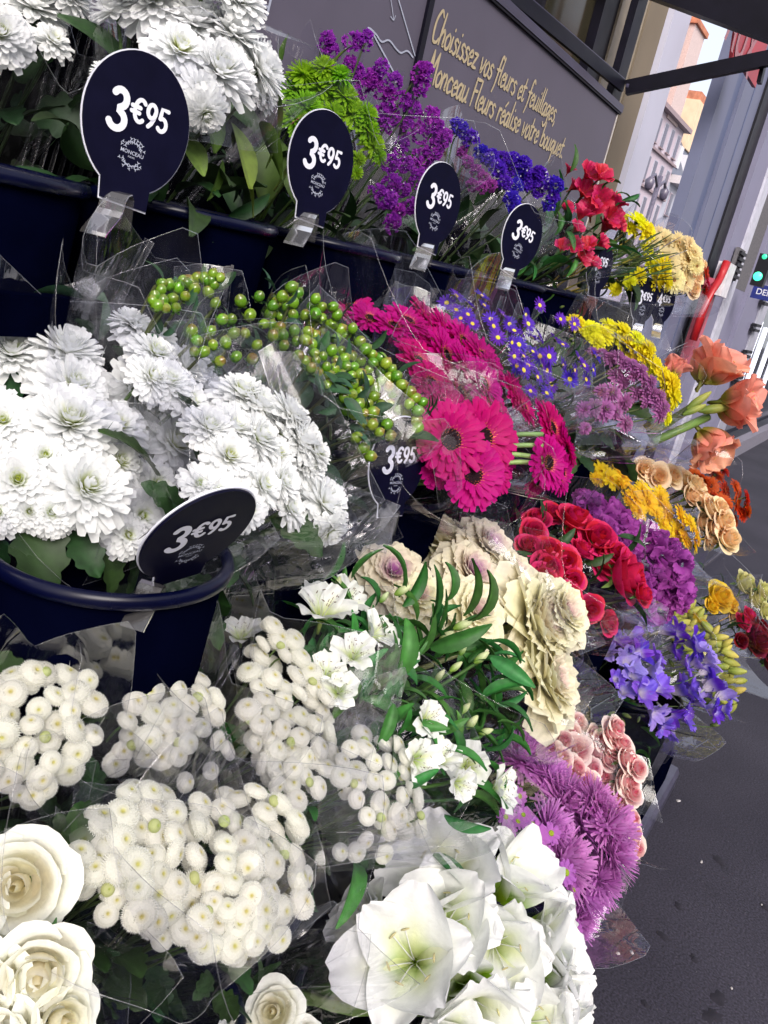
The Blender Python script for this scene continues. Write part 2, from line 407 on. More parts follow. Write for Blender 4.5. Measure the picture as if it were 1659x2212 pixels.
GL = {
 'a': (".38,.42 .2,.5 .05,.3 .1,.03 .25,.05 .38,.4;.4,.5 .36,.1 .43,0 .5,.06", .48), 'b': (".12,1 .08,.5 .08,.05;.08,.3 .25,.5 .42,.32 .35,.05 .1,.02", .46),
 'c': (".38,.42 .22,.5 .06,.28 .15,0 .4,.08", .42), 'e': (".07,.25 .36,.32 .25,.5 .07,.3 .15,0 .4,.1", .42),
 'é': (".07,.25 .36,.32 .25,.5 .07,.3 .15,0 .4,.1;.2,.66 .36,.85", .42), 'f': (".45,.9 .3,1 .2,.8 .15,0 .05,-.35;.0,.47 .2,.48 .38,.5", .38),
 'g': (".38,.42 .2,.5 .06,.28 .16,.05 .36,.3;.4,.5 .36,-.2 .15,-.38 0,-.25", .46), 'h': (".12,1 .08,.4 .06,0;.07,.25 .25,.5 .35,.35 .34,.05 .43,.03", .46),
 'i': (".1,.48 .08,.05 .18,.03;.12,.70 .13,.74", .22), 'l': (".12,1 .07,.5 .06,.1 .16,.02", .21), 'n': (".08,.5 .07,.25 .06,0;.07,.3 .25,.5 .36,.35 .34,.05 .42,.03", .46),
 'o': (".22,.5 .05,.3 .12,.02 .32,.06 .38,.35 .22,.5", .43), 'q': (".38,.42 .2,.5 .06,.28 .16,.05 .36,.3;.4,.5 .38,.1 .34,-.4", .46),
 'r': (".08,.5 .07,.25 .06,0;.07,.3 .2,.48 .34,.45", .36), 's': (".34,.44 .2,.5 .1,.38 .3,.18 .2,0 .02,.06", .37), 't': (".18,.85 .12,.3 .14,.04 .25,.02 .33,.1;.0,.52 .18,.54 .36,.55", .36),
 'u': (".06,.5 .06,.12 .18,0 .34,.2;.38,.5 .36,.08 .46,.03", .47), 'v': (".04,.5 .1,.25 .16,.02 .3,.25 .38,.5", .41), 'z': (".05,.47 .2,.48 .36,.48;.36,.48 .2,.25 .06,.02;.06,.02 .2,.02 .4,.03", .42),
 'C': (".5,.85 .3,1 .08,.6 .15,.05 .4,0 .52,.15", .54), 'F': (".12,1 .1,.5 .08,0;.1,.97 .3,.98 .5,1;.1,.55 .25,.56 .4,.58", .48), 'M': (".05,0 .1,.5 .15,1;.15,1 .24,.6 .32,.3;.32,.3 .44,.7 .55,1;.55,1 .58,.5 .62,0", .70),
 ',': (".1,.05 .09,-.05 .04,-.16", .2), '.': (".08,.02 .1,.03 .12,.03", .2), ' ': ("", .30)}
def script_text(emit, txt, to3, width, height, wd):
    adv = sum(GL[c][1] for c in txt); kx = width/adv; x = 0
    for ch in txt:
        g, a = GL[ch]
        mb = MB()
        if g:
            for st in g.split(';'):
                P = np.array([[float(q) for q in p.split(',')] for p in st.split()])
                P = catmull(P, 5)
                P = np.stack([(x+P[:, 0]+0.14*P[:, 1])*kx, P[:, 1]*height], 1)
                ribbon(mb, P, wd, to3, 4, True)
            emit(mb)
        x += a
def font_mesh(txt, size):
    cu = bpy.data.curves.new('lettering', 'FONT'); cu.body = txt; cu.size = size; cu.align_x = 'CENTER'; cu.align_y = 'CENTER'
    cu.offset = size*0.012; cu.resolution_u = 3
    o = bpy.data.objects.new('lettering', cu); C.objects.link(o)
    bpy.context.view_layer.update()
    me = bpy.data.meshes.new_from_object(o.evaluated_get(bpy.context.evaluated_depsgraph_get()))
    bpy.data.objects.remove(o); bpy.data.curves.remove(cu)
    return me

# ================================================================== THE SETTING
mb = MB()
box(mb, (-60, -60, -0.3), (90, 1.42, 0.0))
o = build('pavement', mb, M_ASPH); tag(o, None, None, kind='structure')
mb = MB(); box(mb, (-60, 1.42, -0.35), (90, 80, -0.02))
o = build('ground', mb, M_ASPH); tag(o, None, None, kind='structure')

# dark spots of old chewing gum trodden into the pavement, pale crumbs
M_GUM = surf_mat('old gum', (0.016, 0.014, 0.020), 0.7, 0.2, grain=0.3, scale=40)
M_CRUMB = surf_mat('pale grit', (0.35, 0.33, 0.33), 0.7, 0.2, grain=0.3, scale=40)
def blob(name, px, py, rp, mat, label, cat, seed, hgt=0.003, el=1.0):
    c = onZ(px, py, 0.0); r = rp/FOC*depth(c)*1.15
    rg = np.random.default_rng(seed); k = 18
    rr = r*(1+0.25*np.cos(2*np.linspace(0, 6.28, k, endpoint=False)+rg.random()*6)+0.18*rg.standard_normal(k))
    a = np.linspace(0, 2*math.pi, k, endpoint=False)
    ring = np.stack([rr*np.cos(a)*el, rr*np.sin(a), np.full(k, 0.0002)], 1); ring2 = ring*np.array([.75, .75, 1]); ring2[:, 2] = hgt
    mb = MB(); mb.add(np.vstack([ring, ring2]), grid_faces(2, k, True)+[tuple(range(k, 2*k))], (1, 1, 1), None, c)
    o = build(name, mb, mat, None, True, c); tag(o, label, cat, 'marks trodden into the pavement')
for i, (px, py, rp, lab) in enumerate([(1555, 1860, 13, 'dark round gum stain, nearest the mauve chrysanthemums'), (1465, 1957, 9, 'dark gum stain with a pale ring on the pavement'),
        (1432, 2022, 11, 'long dark gum stain low on the pavement'), (1553, 2155, 16, 'big dark gum stain at the bottom of the pavement'),
        (1540, 2196, 18, 'dark gum stain cut by the bottom edge of the frame'), (1500, 2070, 9, 'faint dark smear in the middle of the pavement'),
        (1395, 2170, 8, 'faint dark gum stain beside the white amaryllis'), (1652, 1960, 9, 'faint dark stain at the right edge of the pavement')]):
    blob('gum_stain', px, py, rp, M_GUM, lab, 'stain', 50+i, 0.0016)
for i, (px, py, rp, lab) in enumerate([(1365, 2058, 3.2, 'largest white crumb on the dark pavement'), (1335, 2060, 3, 'pale crumb beside the largest white crumb'),
        (1515, 1862, 2.6, 'pale oblong crumb near the round gum stain'), (1465, 1730, 3.4, 'pale scrap close to the foot of the stand'),
        (1580, 2135, 2.2, 'tiny pale crumb above the big gum stain'), (1645, 1955, 2, 'tiny pale crumb at the right edge')]):
    blob('crumb', px, py, rp, M_CRUMB, lab, 'crumb', 80+i, 0.003, 1.4)

# ------------------------------------------------------------------ the stand: a navy stepped rack
st = empty('display_stand', (1.5, 1.28, 0.0), 'dark navy stepped display rack carrying every pail and bouquet', 'display stand')
XL, XR = -1.6, 3.40
mb = MB(); box(mb, (XL, 1.262, 0.0), (2.75, 1.290, 1.03)); build('blackout_panel', mb, M_RACK, st)  # added sheet behind the tiers, stops light seeping in
mb = MB(); box(mb, (XL, 1.262, 1.032), (XR, 1.290, 1.67)); build('blackout_panel', mb, M_RACK, st)  # upper sheet, added to keep the gaps between stems dark
TIERS = [(0.86, 1.06, 0.86, 1.262, XR), (0.60, 0.70, 0.60, 0.86, 2.75), (0.36, 0.36, 0.36, 0.60, 2.55), (0.16, 0.05, 0.18, 0.36, 2.62)]
for yf, z, ya, yb, XR_ in TIERS:
    mb = MB(); box(mb, (XL, ya, z-0.03), (XR_, yb-0.003, z)); build('shelf', mb, M_RACK, st)
for y, z0, z1, XR_ in [(0.86, 0.70, 1.03, 2.75), (0.60, 0.36, 0.67, 2.55), (0.36, 0.05, 0.33, 2.5)]:
    mb = MB(); box(mb, (XL, y+0.002, z0+0.001), (XR_, y+0.012, z1-0.001)); build('riser', mb, M_RACK, st)
# rails in front of each row of pails
for y, z, h, x1 in [(0.815, 1.265, 0.045, 0.72)]:
    mb = MB(); box(mb, (XL, y-0.012, z), (x1, y+0.012, z+h)); build('rail', mb, M_NAVY, st)
mb = MB(); box(mb, (XL, 0.176, 0.0), (2.62, 0.192, 0.17)); build('plinth', mb, M_NAVY, st)
mb = MB(); box(mb, (2.752, 0.87, 0.0), (2.772, 1.26, 1.028)); build('side_panel', mb, M_RACK, st)
# tray lip at the foot of the stand, its shine put in as paler navy
lip = MB()
e0, e1 = onZ(1385, 1760, 0.075), onZ(1478, 1655, 0.075)
yl = 0.150
pr = [(0.0, 0.0), (0.0, 0.055), (0.010, 0.070), (0.035, 0.072), (0.040, 0.055), (0.040, 0.0)]
V_ = []
xs = [-1.0, 1.0, e1[0]-0.06, e1[0]-0.02, e1[0]]
for i, x in enumerate(xs):
    for (a, b) in pr: V_.append((x, yl+a+(0.012 if i == len(xs)-1 else 0), b*(0.8 if i == len(xs)-1 else 1)))
lip.add(V_, grid_faces(len(xs), len(pr))+[tuple(range(len(V_)-len(pr), len(V_)))])
build('tray_lip', lip, surf_mat('shiny navy tray', (0.045, 0.042, 0.07), 0.38, 0.5, grain=0.25, scale=25), st)

# ------------------------------------------------------------------ sign boards behind the top row
YS = 1.235
def on_panel(px, py, off=0.0): return onY(px, py, YS-off)
def panel_board(name, x0, x1, z0, z1, label, cat):
    o = empty(name, ((x0+x1)/2, YS, z0), label, cat, 'grey sign boards above the pails')
    mb = MB(); box(mb, (x0, YS, z0), (x1, YS+0.012, z1)); build('board', mb, M_PANEL, o)
    return o
pA, pB = on_panel(1335, 240), on_panel(1060, 0)
ztop = (pA[2]+pB[2])/2
xr, xm = pA[0], on_panel(905, 110)[0]
zlow = 1.675
s1 = panel_board('text_sign', xm+0.012, xr, zlow, ztop, 'grey board reading Choisissez vos fleurs in gold script above purple statice', 'sign')
s2 = panel_board('drawing_sign', -0.3, xm-0.012, zlow, ztop+0.30, 'grey board with thin white line drawing of a tower and bridge', 'sign')
mb = MB(); box(mb, (xm-0.011, YS-0.008, zlow), (xm+0.011, YS+0.02, ztop+0.3)); build('frame', mb, M_FRAME, s1)
mb = MB(); box(mb, (xm+0.0125, YS-0.012, ztop+0.0008), (xr+0.02, YS+0.012, ztop+0.026)); build('top_rail', mb, M_FRAMETOP, s1)
mb = MB(); box(mb, (xm+0.0125, YS-0.009, ztop-0.006), (xr+0.018, YS-0.0005, ztop)); build('shadow_strip', mb, M_FRAME, s1)  # dark strip laid on as the shade below the top rail
mb = MB(); box(mb, (xr+0.0005, YS-0.003, zlow), (xr+0.006, YS+0.014, ztop-0.001)); build('edge_strip', mb, surf_mat('pale edge strip', (0.45, 0.42, 0.4), 0.4), s1)
# the words, printed a millimetre proud of the board
def panel_line(sign, txt, p0, p1, hpx, wpx):
    A, B = on_panel(*p0, 0.002), on_panel(*p1, 0.002)
    up = np.array([0, 0, 1.0]); rt = nrm(B-A); wd_ = np.linalg.norm(B-A)
    up = nrm(up-rt*(up@rt))
    mid = (np.array(p0)+np.array(p1))/2
    h = hpx/FOC*depth((A+B)/2)*1.0
    script_text(lambda mb: build('letter', mb, M_GOLD, sign), txt, lambda q: A+rt*q[0]+up*q[1], wd_, h, wpx/FOC*depth((A+B)/2))
panel_line(s1, 'Choisissez vos fleurs et feuillages,', (930, 84), (1198, 266), 54, 6.3)
panel_line(s1, 'Monceau Fleurs réalise votre bouquet.', (918, 172), (1214, 342), 52, 6.3)
def panel_stroke(sign, pts, wpx, sm=True):
    mb = MB(); P = [on_panel(*p, 0.002) for p in pts]
    Q = np.array([(p[0], p[2]) for p in P]); Q = catmull(Q, 5) if sm and len(Q) > 2 else Q
    d = depth(np.mean(P, 0))
    ribbon(mb, Q, wpx/FOC*d, lambda q: np.array([q[0], YS-0.002, q[1]]), 4)
    return build('drawn_line', mb, M_LOGO, sign)
for pts, wd_ in [([(516, -6), (508, 42)], 5), ([(586, -6), (577, 31)], 7), ([(540, -2), (578, 15)], 5), ([(843, -6), (847, 18), (850, 42)], 2.2),
                 ([(844, 36), (850, 43), (854, 34)], 2.2), ([(858, -10), (896, 120)], 3.4), ([(784, 76), (795, 60), (812, 74), (824, 90), (840, 87), (856, 106), (866, 114), (880, 110), (892, 124)], 3.6),
                 ([(800, 62), (856, 167)], 4), ([(800, 62), (798, 74)], 2.5)]:
    panel_stroke(s2, pts, wd_)

# ------------------------------------------------------------------ canopy frame of the stand
cf = empty('canopy_frame', (3.7, 1.25, 0.0), 'black steel canopy frame rising behind the grey sign boards', 'frame')
def beam(name, a, b, wy, hz, mat=M_FRAME, parent=None):
    a, b = np.asarray(a, float), np.asarray(b, float)
    R = frame_z(b-a, 0, (0, 0, 1) if abs(nrm(b-a)[2]) < 0.9 else (1, 0, 0))
    mb = MB(); box(mb, (-hz/2, -wy/2, 0), (hz/2, wy/2, np.linalg.norm(b-a)), (1, 1, 1), R, a)
    return build(name, mb, mat, parent if parent is not None else cf)
YB = 1.29
bj = onY(1345, 186, YB)
b0 = onY(1122, 0, YB); sl_ = (bj-b0)/np.linalg.norm(bj-b0)
beam('rail', b0-sl_*1.6, bj, 0.016, 0.042)
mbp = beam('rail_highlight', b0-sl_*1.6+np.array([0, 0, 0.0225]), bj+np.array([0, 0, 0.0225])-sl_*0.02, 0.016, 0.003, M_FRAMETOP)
px_ = bj[0]
beam('post', (px_+0.01, YB+0.032, 0.0), (px_+0.01, YB+0.032, 2.9), 0.03, 0.10)
beam('post', (px_+0.12, YB+0.05, 0.0), (px_+0.12, YB+0.05, 2.9), 0.01, 0.02, surf_mat('bare aluminium', (0.5, 0.5, 0.55), 0.35, 0.5, 0.6))
mb = MB(); tube(mb, [bj+np.array([-0.004, -0.03, 0]), bj+np.array([-0.004, -0.018, 0])], 0.014, k=10); build('bolt', mb, M_FRAMETOP, cf)
arm_end = onX(1700, 118, px_)
beam('arm', bj+np.array([0.0, -0.017, -0.005]), arm_end, 0.03, 0.052)
tb0, tb1 = onX(1450, -58, px_), onX(1720, 38, px_)
beam('roof_bar', tb0+(tb0-tb1)*0.8, tb1+(tb1-tb0)*0.1, 0.06, 0.20)
beam('strut', onX(1650, 138, px_+0.05), onX(1640, 180, px_+0.05), 0.015, 0.04)

# ------------------------------------------------------------------ the shop front beyond (plane Y = 1.45 onwards)
YF = 1.45
M_BEIGE = surf_mat('beige render', (0.17, 0.14, 0.105), 0.75, 0.2, grain=0.10, scale=3, bump=0.1)
M_WPIL = surf_mat('white painted pilaster', (0.44, 0.44, 0.54), 0.55, 0.3, grain=0.05, scale=3)
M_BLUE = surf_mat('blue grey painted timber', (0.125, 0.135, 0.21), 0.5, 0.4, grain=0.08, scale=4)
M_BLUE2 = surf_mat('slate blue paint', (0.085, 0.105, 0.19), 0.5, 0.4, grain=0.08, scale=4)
M_LILAC = surf_mat('lilac grey paint', (0.19, 0.185, 0.27), 0.55, 0.3, grain=0.07, scale=4)
M_STONE = surf_mat('grey stone', (0.12, 0.115, 0.125), 0.8, 0.2, grain=0.25, scale=60, bump=0.3)
M_BLACK = surf_mat('black rubber', (0.006, 0.006, 0.010), 0.5, 0.3)
M_WINDARK = surf_mat('olive reflection glass', (0.030, 0.026, 0.014), 0.15, 0.5, grain=0.5, scale=2)  # dark facade opposite, as mirrored here, is put into the pane's colour
M_CREAMW = surf_mat('cream window post', (0.27, 0.23, 0.18), 0.6, 0.3)
def xf(px, py, Y=YF): return float(onY(px, py, Y)[0])
def slab(name, x0, x1, z0, z1, y0, y1, mat, parent):
    mb = MB(); box(mb, (x0, y0, z0), (x1, y1, z1)); return build(name, mb, mat, parent)
xb0, xw0, xw1 = xf(1352, 200), xf(1398, 180), xf(1438, 180)
# florist's own shop front behind the boards
sf = empty('florist_shopfront', (3.0, YF, 0.0), 'beige shop front with dark window behind the black canopy frame', 'shop front')
slab('pillar', xb0, xw0-0.002, 0, 4.5, YF, YF+0.3, M_BEIGE, sf)
xg0, xg1, xg2 = xf(1188, 40), xf(1292, 100), xf(1318, 120)
slab('window_pane', xg0, xg1, 0.9, 4.2, YF+0.06, YF+0.08, M_WINDARK, sf)
slab('mullion', xg1+0.002, xg2, 0.0, 4.2, YF+0.02, YF+0.12, M_FRAME, sf)
slab('window_post', xg2+0.002, xb0-0.002, 0.0, 4.2, YF+0.01, YF+0.15, M_CREAMW, sf)
def mirror_glass():
    m, nt, out = new_mat('reflecting shop glass'); L = nt.links.new
    g = N(nt, 'ShaderNodeBsdfGlossy'); g.inputs['Roughness'].default_value = 0.01; g.inputs[0].default_value = (0.85, 0.87, 0.9, 1)
    d = N(nt, 'ShaderNodeBsdfDiffuse'); d.inputs[0].default_value = (0.03, 0.03, 0.03, 1)
    lw = N(nt, 'ShaderNodeLayerWeight'); lw.inputs[0].default_value = 0.72
    nz = N(nt, 'ShaderNodeTexNoise'); nz.inputs['Scale'].default_value = 3
    bp = N(nt, 'ShaderNodeBump'); bp.inputs['Strength'].default_value = 0.02; L(nz.outputs[0], bp.inputs['Height']); L(bp.outputs[0], g.inputs['Normal'])
    mx = N(nt, 'ShaderNodeMixShader'); L(lw.outputs['Fresnel'], mx.inputs[0]); L(d.outputs[0], mx.inputs[1]); L(g.outputs[0], mx.inputs[2])
    L(mx.outputs[0], out.inputs[0]); return m
slab('window_pane', -1.0, xg0-0.03, 0.9, 4.2, YF+0.06, YF+0.08, mirror_glass(), sf)
slab('mullion', xg0-0.028, xg0-0.002, 0.9, 4.2, YF+0.03, YF+0.1, M_FRAME, sf)
slab('stall_riser', -1.0, xg1, 0.0, 0.897, YF+0.02, YF+0.2, M_BEIGE, sf)
wp = empty('white_pilaster', ((xw0+xw1)/2, YF-0.02, 0), 'tall white painted pilaster between beige pillar and open sky', 'pilaster')
slab('shaft', xw0, xw1, 0.12, 5.5, YF-0.03, YF+0.3, M_WPIL, wp)
slab('base', xw0-0.02, xw1+0.02, 0.0, 0.118, YF-0.05, YF+0.3, M_WPIL, wp)

# next shop: slate-blue door case, lilac pilasters, roller shutter, lit window
ns = empty('neighbour_shopfront', (8.0, YF, 0.0), 'lilac and slate blue shop front with roller shutter farther down the pavement', 'shop front')
edges = [1500, 1527, 1548, 1590, 1611, 1640, 1672]          # strip edges along the image row 380
X_ = [xf(e, 380) for e in edges]
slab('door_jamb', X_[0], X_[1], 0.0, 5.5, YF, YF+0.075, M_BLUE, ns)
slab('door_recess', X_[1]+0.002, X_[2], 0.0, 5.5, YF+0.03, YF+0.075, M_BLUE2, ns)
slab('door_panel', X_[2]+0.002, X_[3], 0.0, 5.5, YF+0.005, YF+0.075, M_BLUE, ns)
slab('panel_joint', (X_[2]+X_[3])/2, (X_[2]+X_[3])/2+0.025, 0.0, 5.5, YF+0.0005, YF+0.004, M_BLUE2, ns)
slab('black_gap', X_[3]+0.002, X_[3]+0.30, 0.0, 5.5, YF-0.012, YF+0.075, M_BLACK, ns)
slab('pilaster', X_[3]+0.302, X_[4]+0.45, 0.0, 5.5, YF-0.05, YF+0.075, M_LILAC, ns)
slab('white_bead', X_[4]+0.452, X_[4]+0.70, 0.0, 5.5, YF-0.07, YF+0.075, surf_mat('white bead', (0.46, 0.46, 0.54), 0.5), ns)
slab('stone_panel', X_[4]+0.702, X_[5]+1.0, 1.75, 5.5, YF-0.02, YF+0.075, M_STONE, ns)
slab('lower_panel', X_[4]+0.702, X_[5]+1.0, 0.0, 1.748, YF-0.022, YF+0.075, M_LILAC, ns)
slab('pilaster', X_[5]+1.002, X_[5]+1.9, 0.0, 5.5, YF-0.06, YF+0.075, M_LILAC, ns)
xs0 = X_[5]+1.902
slab('shutter_post', xs0, xs0+0.5, 0.2, 5.5, YF-0.07, YF+0.3, surf_mat('pale steel', (0.42, 0.42, 0.5), 0.4, 0.5, 0.3), ns)
for i in range(11):
    z = 0.62+i*0.27
    mb = MB(); box(mb, (xs0-0.20, YF-0.12, z), (xs0+0.15, YF-0.072, z+0.028)); box(mb, (xs0-0.20, YF-0.12, z+0.05), (xs0+0.15, YF-0.072, z+0.078)); build('bracket', mb, M_BLACK, ns)
slab('step', xs0-2.6, xs0+8, 0.0, 0.18, 1.26, YF-0.08, surf_mat('stone step', (0.16, 0.15, 0.19), 0.7, grain=0.15, scale=20), ns)
slab('window_frame', xs0+0.502, xs0+0.62, 0.2, 5.5, YF-0.03, YF+0.1, surf_mat('bright frame', (0.5, 0.52, 0.65), 0.3, 0.5, 0.5), ns)
slab('window_pane', xs0+0.622, xs0+7.0, 0.2, 5.5, YF+0.02, YF+0.05, surf_mat('shop glass at dusk', (0.012, 0.014, 0.022), 0.08, 0.6, grain=0.5, scale=1.5), ns)
M_TUBE = surf_mat('lit tube', (0.8, 0.8, 0.85), 0.5, emit=((0.75, 0.8, 1.0), 0.9))
for i, (dx, z0, z1) in enumerate([(0.95, 0.7, 1.55), (1.5, 0.6, 1.5), (2.3, 0.5, 1.35), (3.1, 0.4, 1.2), (1.1, 1.9, 2.6), (3.6, 1.5, 2.4)]):
    mb = MB(); box(mb, (xs0+dx, YF-0.005, z0), (xs0+dx+0.07, YF+0.018, z1)); build('lit_tube', mb, M_TUBE, ns)
# small fittings on that front
rp = [onY(px, py, YF-0.13) for px, py in [(1570, 566), (1560, 590), (1552, 606), (1535, 631), (1516, 680), (1497, 735)]]
M_RED = surf_mat('red paint', (0.33, 0.008, 0.012), 0.35, 0.5, grain=0.1, scale=10)
ro = empty('red_handrail', rp[-1], 'bent red pole fixed to the lilac shop front beyond the amaryllis', 'pole')
mb = MB(); tube(mb, rp, 0.03, k=8); build('pole', mb, M_RED, ro, True)
e_ = rp[0]; mb = MB(); box(mb, e_+np.array([0.02, -0.03, -0.24]), e_+np.array([0.26, 0.06, -0.0])); build('handle_box', mb, surf_mat('white box', (0.6, 0.58, 0.62), 0.5), ro)
mb = MB(); box(mb, rp[3]+np.array([0.08, 0.02, -0.55]), rp[3]+np.array([0.32, 0.08, 0.1])); build('poster_strip', mb, surf_mat('red poster', (0.30, 0.06, 0.09), 0.5, grain=0.6, scale=5), ro)
v0 = onY(1594, 572, YF-0.09)
vo_ = empty('wall_vent', v0, 'small grey louvred vent box beside the red pole', 'vent')
mb = MB(); box(mb, v0+np.array([-.14, 0, -.12]), v0+np.array([.14, .03, .12])); build('housing', mb, M_STONE, vo_)
for i in range(5):
    mb = MB(); box(mb, v0+np.array([-.12, -.02, -.105+i*.045]), v0+np.array([.12, -.001, -.08+i*.045])); build('slat', mb, M_BLACK, vo_)
g0 = onY(1639, 588, 1.16)
go_ = empty('green_light', g0, 'glowing green signal light in black housing at the right edge', 'signal light')
mb = MB(); box(mb, g0+np.array([0.02, -0.055, -0.10]), g0+np.array([0.12, 0.04, 0.14])); build('housing', mb, M_BLACK, go_)
def disc(mb, c, r, ax, k=16):
    R = frame_z(ax); a = np.linspace(0, 2*math.pi, k, endpoint=False)
    P = np.stack([r*np.cos(a), r*np.sin(a), np.zeros(k)], 1)
    Q = np.vstack([P, P*0.8+np.array([0, 0, r*0.3])]); mb.add(Q, grid_faces(2, k, True)+[tuple(range(k, 2*k))], (1, 1, 1), R, c)
mb = MB(); disc(mb, g0+np.array([0.018, 0, -0.03]), 0.034, (-1, 0, 0)); build('lens', mb, surf_mat('green lens', (0.05, 0.6, 0.35), 0.3, emit=((0.05, 0.9, 0.42), 1.3)), go_, True)
mb = MB(); disc(mb, g0+np.array([0.018, 0, 0.12]), 0.02, (-1, 0, 0)); build('lens', mb, surf_mat('dim green lens', (0.02, 0.3, 0.17), 0.3, emit=((0.05, 0.8, 0.4), 0.6)), go_, True)
d0 = onY(1648, 632, 1.2)
do_ = empty('blue_sign', d0, 'small blue shop sign with white letters under the green light', 'sign')
mb = MB(); box(mb, d0+np.array([0, -0.12, -0.06]), d0+np.array([0.03, 0.09, 0.06])); build('plate', mb, surf_mat('blue sign', (0.012, 0.022, 0.16), 0.4), do_)
tm = font_mesh('DEIX', 0.07); tm.materials.append(M_WHITE)
to = link('lettering', tm, do_, np.array([[0, 0, -1.0], [-1, 0, 0], [0, 1, 0]]), np.array([-0.003, -0.02, 0]))
# red pennant sign
r0_ = onY(1592, 80, 1.25)
ps = empty('red_pennant', r0_, 'red pointed shop pennant with pale lettering under the dark roof bar', 'sign')
Rp = [onY(px, py, 1.25) for px, py in [(1597, 30), (1668, 60), (1632, 190), (1608, 150), (1582, 128)]]
mb = MB(); P = np.array(Rp); Q = P+np.array([0, 0.02, 0]); n_ = len(P)
mb.add(np.vstack([P, Q]), [tuple(range(n_)), tuple(range(n_, 2*n_))[::-1]]+[(i, i+n_, (i+1) % n_+n_, (i+1) % n_) for i in range(n_)])
build('cloth', mb, surf_mat('red banner', (0.32, 0.03, 0.045), 0.5, grain=0.25, scale=4), ps)
tm = font_mesh('AUX', 0.34); tm.materials.append(surf_mat('faded lettering', (0.30, 0.12, 0.14), 0.5))
tc_ = onY(1606, 82, 1.245)-r0_
link('lettering', tm, ps, np.stack([np.array([1.0, 0, 0]), np.array([0, 0, 1.0]), np.array([0, -1.0, 0])], 1), tc_)

# ------------------------------------------------------------------ far apartment houses seen through the gap
YFAR = 20.0; FS = YFAR/9.0
M_FARW = surf_mat('pale stucco', (0.42, 0.36, 0.42), 0.8, 0.2, grain=0.10, scale=0.6)
M_FARW2 = surf_mat('grey stucco', (0.36, 0.37, 0.44), 0.8, 0.2, grain=0.10, scale=0.6)
M_ZINC = surf_mat('zinc roof', (0.09, 0.10, 0.14), 0.5, 0.4, grain=0.2, scale=1)
M_SUNTERRA = surf_mat('sunlit terracotta', (0.42, 0.17, 0.105), 0.8, 0.1, grain=0.3, scale=2)  # low sun's orange on the far chimneys is put into this tone
M_CREAM = surf_mat('sunlit cream render', (0.62, 0.46, 0.32), 0.8, 0.1, grain=0.15, scale=1)
M_FARWIN = surf_mat('far window', (0.09, 0.08, 0.12), 0.3, 0.5)
M_CORN = surf_mat('cornice', (0.24, 0.18, 0.20), 0.7)
cA, cB = onY(1390, 201, YFAR), onY(1479, 281, YFAR)
zc = (cA[2]+cB[2])/2; x0, x1 = cB[0]-16, cB[0]
fb = empty('apartment_house', ((x0+x1)/2, YFAR, 0), 'tall pale apartment house with terracotta chimney stack seen through the gap', 'house')
def house_windows(o, xe, step, zt, rows, cols, wd, hg, rs, mat):
    for r in range(rows):
        for k in range(cols):
            x = xe+step*k; z = zt-hg-r*rs
            f_ = slab('window', x, x+wd, z, z+hg, YFAR-0.06, YFAR-0.002, mat, o)
            mbw = MB(); box(mbw, (x+.10, YFAR-0.09, z+.06), (x+wd-.10, YFAR-0.062, z+hg-.06)); build('pane', mbw, M_FARWIN, f_, origin=np.array(o.location))
            mbw = MB(); box(mbw, (x-.05, YFAR-0.16, z-.08), (x+wd+.05, YFAR-0.061, z-.002)); build('sill', mbw, M_CORN, f_, origin=np.array(o.location))
slab('wall', x0, x1, 0, zc, YFAR, YFAR+14, M_FARW, fb)
slab('cornice', x0, x1+0.4, zc+0.005, zc+0.3, YFAR-0.5, YFAR+14, M_CORN, fb)
for k in (1, 2, 3, 4): slab('string_course', x0, x1+0.1, zc-2.55*k-.02, zc-2.55*k+.14, YFAR-0.2, YFAR-0.002, M_CORN, fb)
house_windows(fb, x1-1.45, -1.95, zc-.45, 5, 8, 0.9, 1.65, 2.55, M_FARW2)
slab('roof', x0, x1-1.0, zc+0.305, zc+2.6, YFAR+0.8, YFAR+12, M_SUNTERRA, fb)
slab('chimney', onY(1395, 160, YFAR+.4)[0], onY(1452, 160, YFAR+.4)[0], zc+0.31, zc+6.2, YFAR+0.4, YFAR+2.4, M_SUNTERRA, fb)
cx0, cx1 = onY(1453, 205, YFAR)[0], onY(1481, 205, YFAR)[0]
slab('chimney', cx0, cx1, zc-0.2, zc+5.9, YFAR-0.12, YFAR+2.6, surf_mat('pale chimney render', (0.48, 0.38, 0.37), 0.8), fb)
slab('chimney_cap', cx0-0.2, cx1+0.2, zc+5.905, zc+6.25, YFAR-0.3, YFAR+2.8, M_SUNTERRA, fb)
for k in range(7):
    xk = onY(1402+k*8, 190, YFAR+1.2)[0]
    mb = MB(); tube(mb, [(xk, YFAR+1.2, zc+6.2), (xk, YFAR+1.2, zc+7.0)], 0.12, k=6); build('chimney_pot', mb, M_CORN, fb)
mb = MB(); lathe(mb, [(0.40, 0), (0.40, 1.9), (.85, 1.95), (.7, 2.7), (.18, 3.3), (0.0, 3.3)], 10); mb.v = [v+np.array([cx1-0.7, YFAR+1.2, zc+6.25]) for v in mb.v]; build('chimney_pot', mb, M_SUNTERRA, fb)
fb2 = empty('low_house', (x1+8, YFAR, 0), 'lower grey apartment house with dark zinc roof and small cream chimney', 'house')
z2 = zc-3.6
slab('wall', x1+0.01, x1+24, 0, z2, YFAR+0.02, YFAR+13, M_FARW2, fb2)
slab('cornice', x1+0.41, x1+24.2, z2+0.005, z2+0.6, YFAR-0.7, YFAR+13, surf_mat('white cornice', (0.5, 0.47, 0.5), 0.7), fb2)
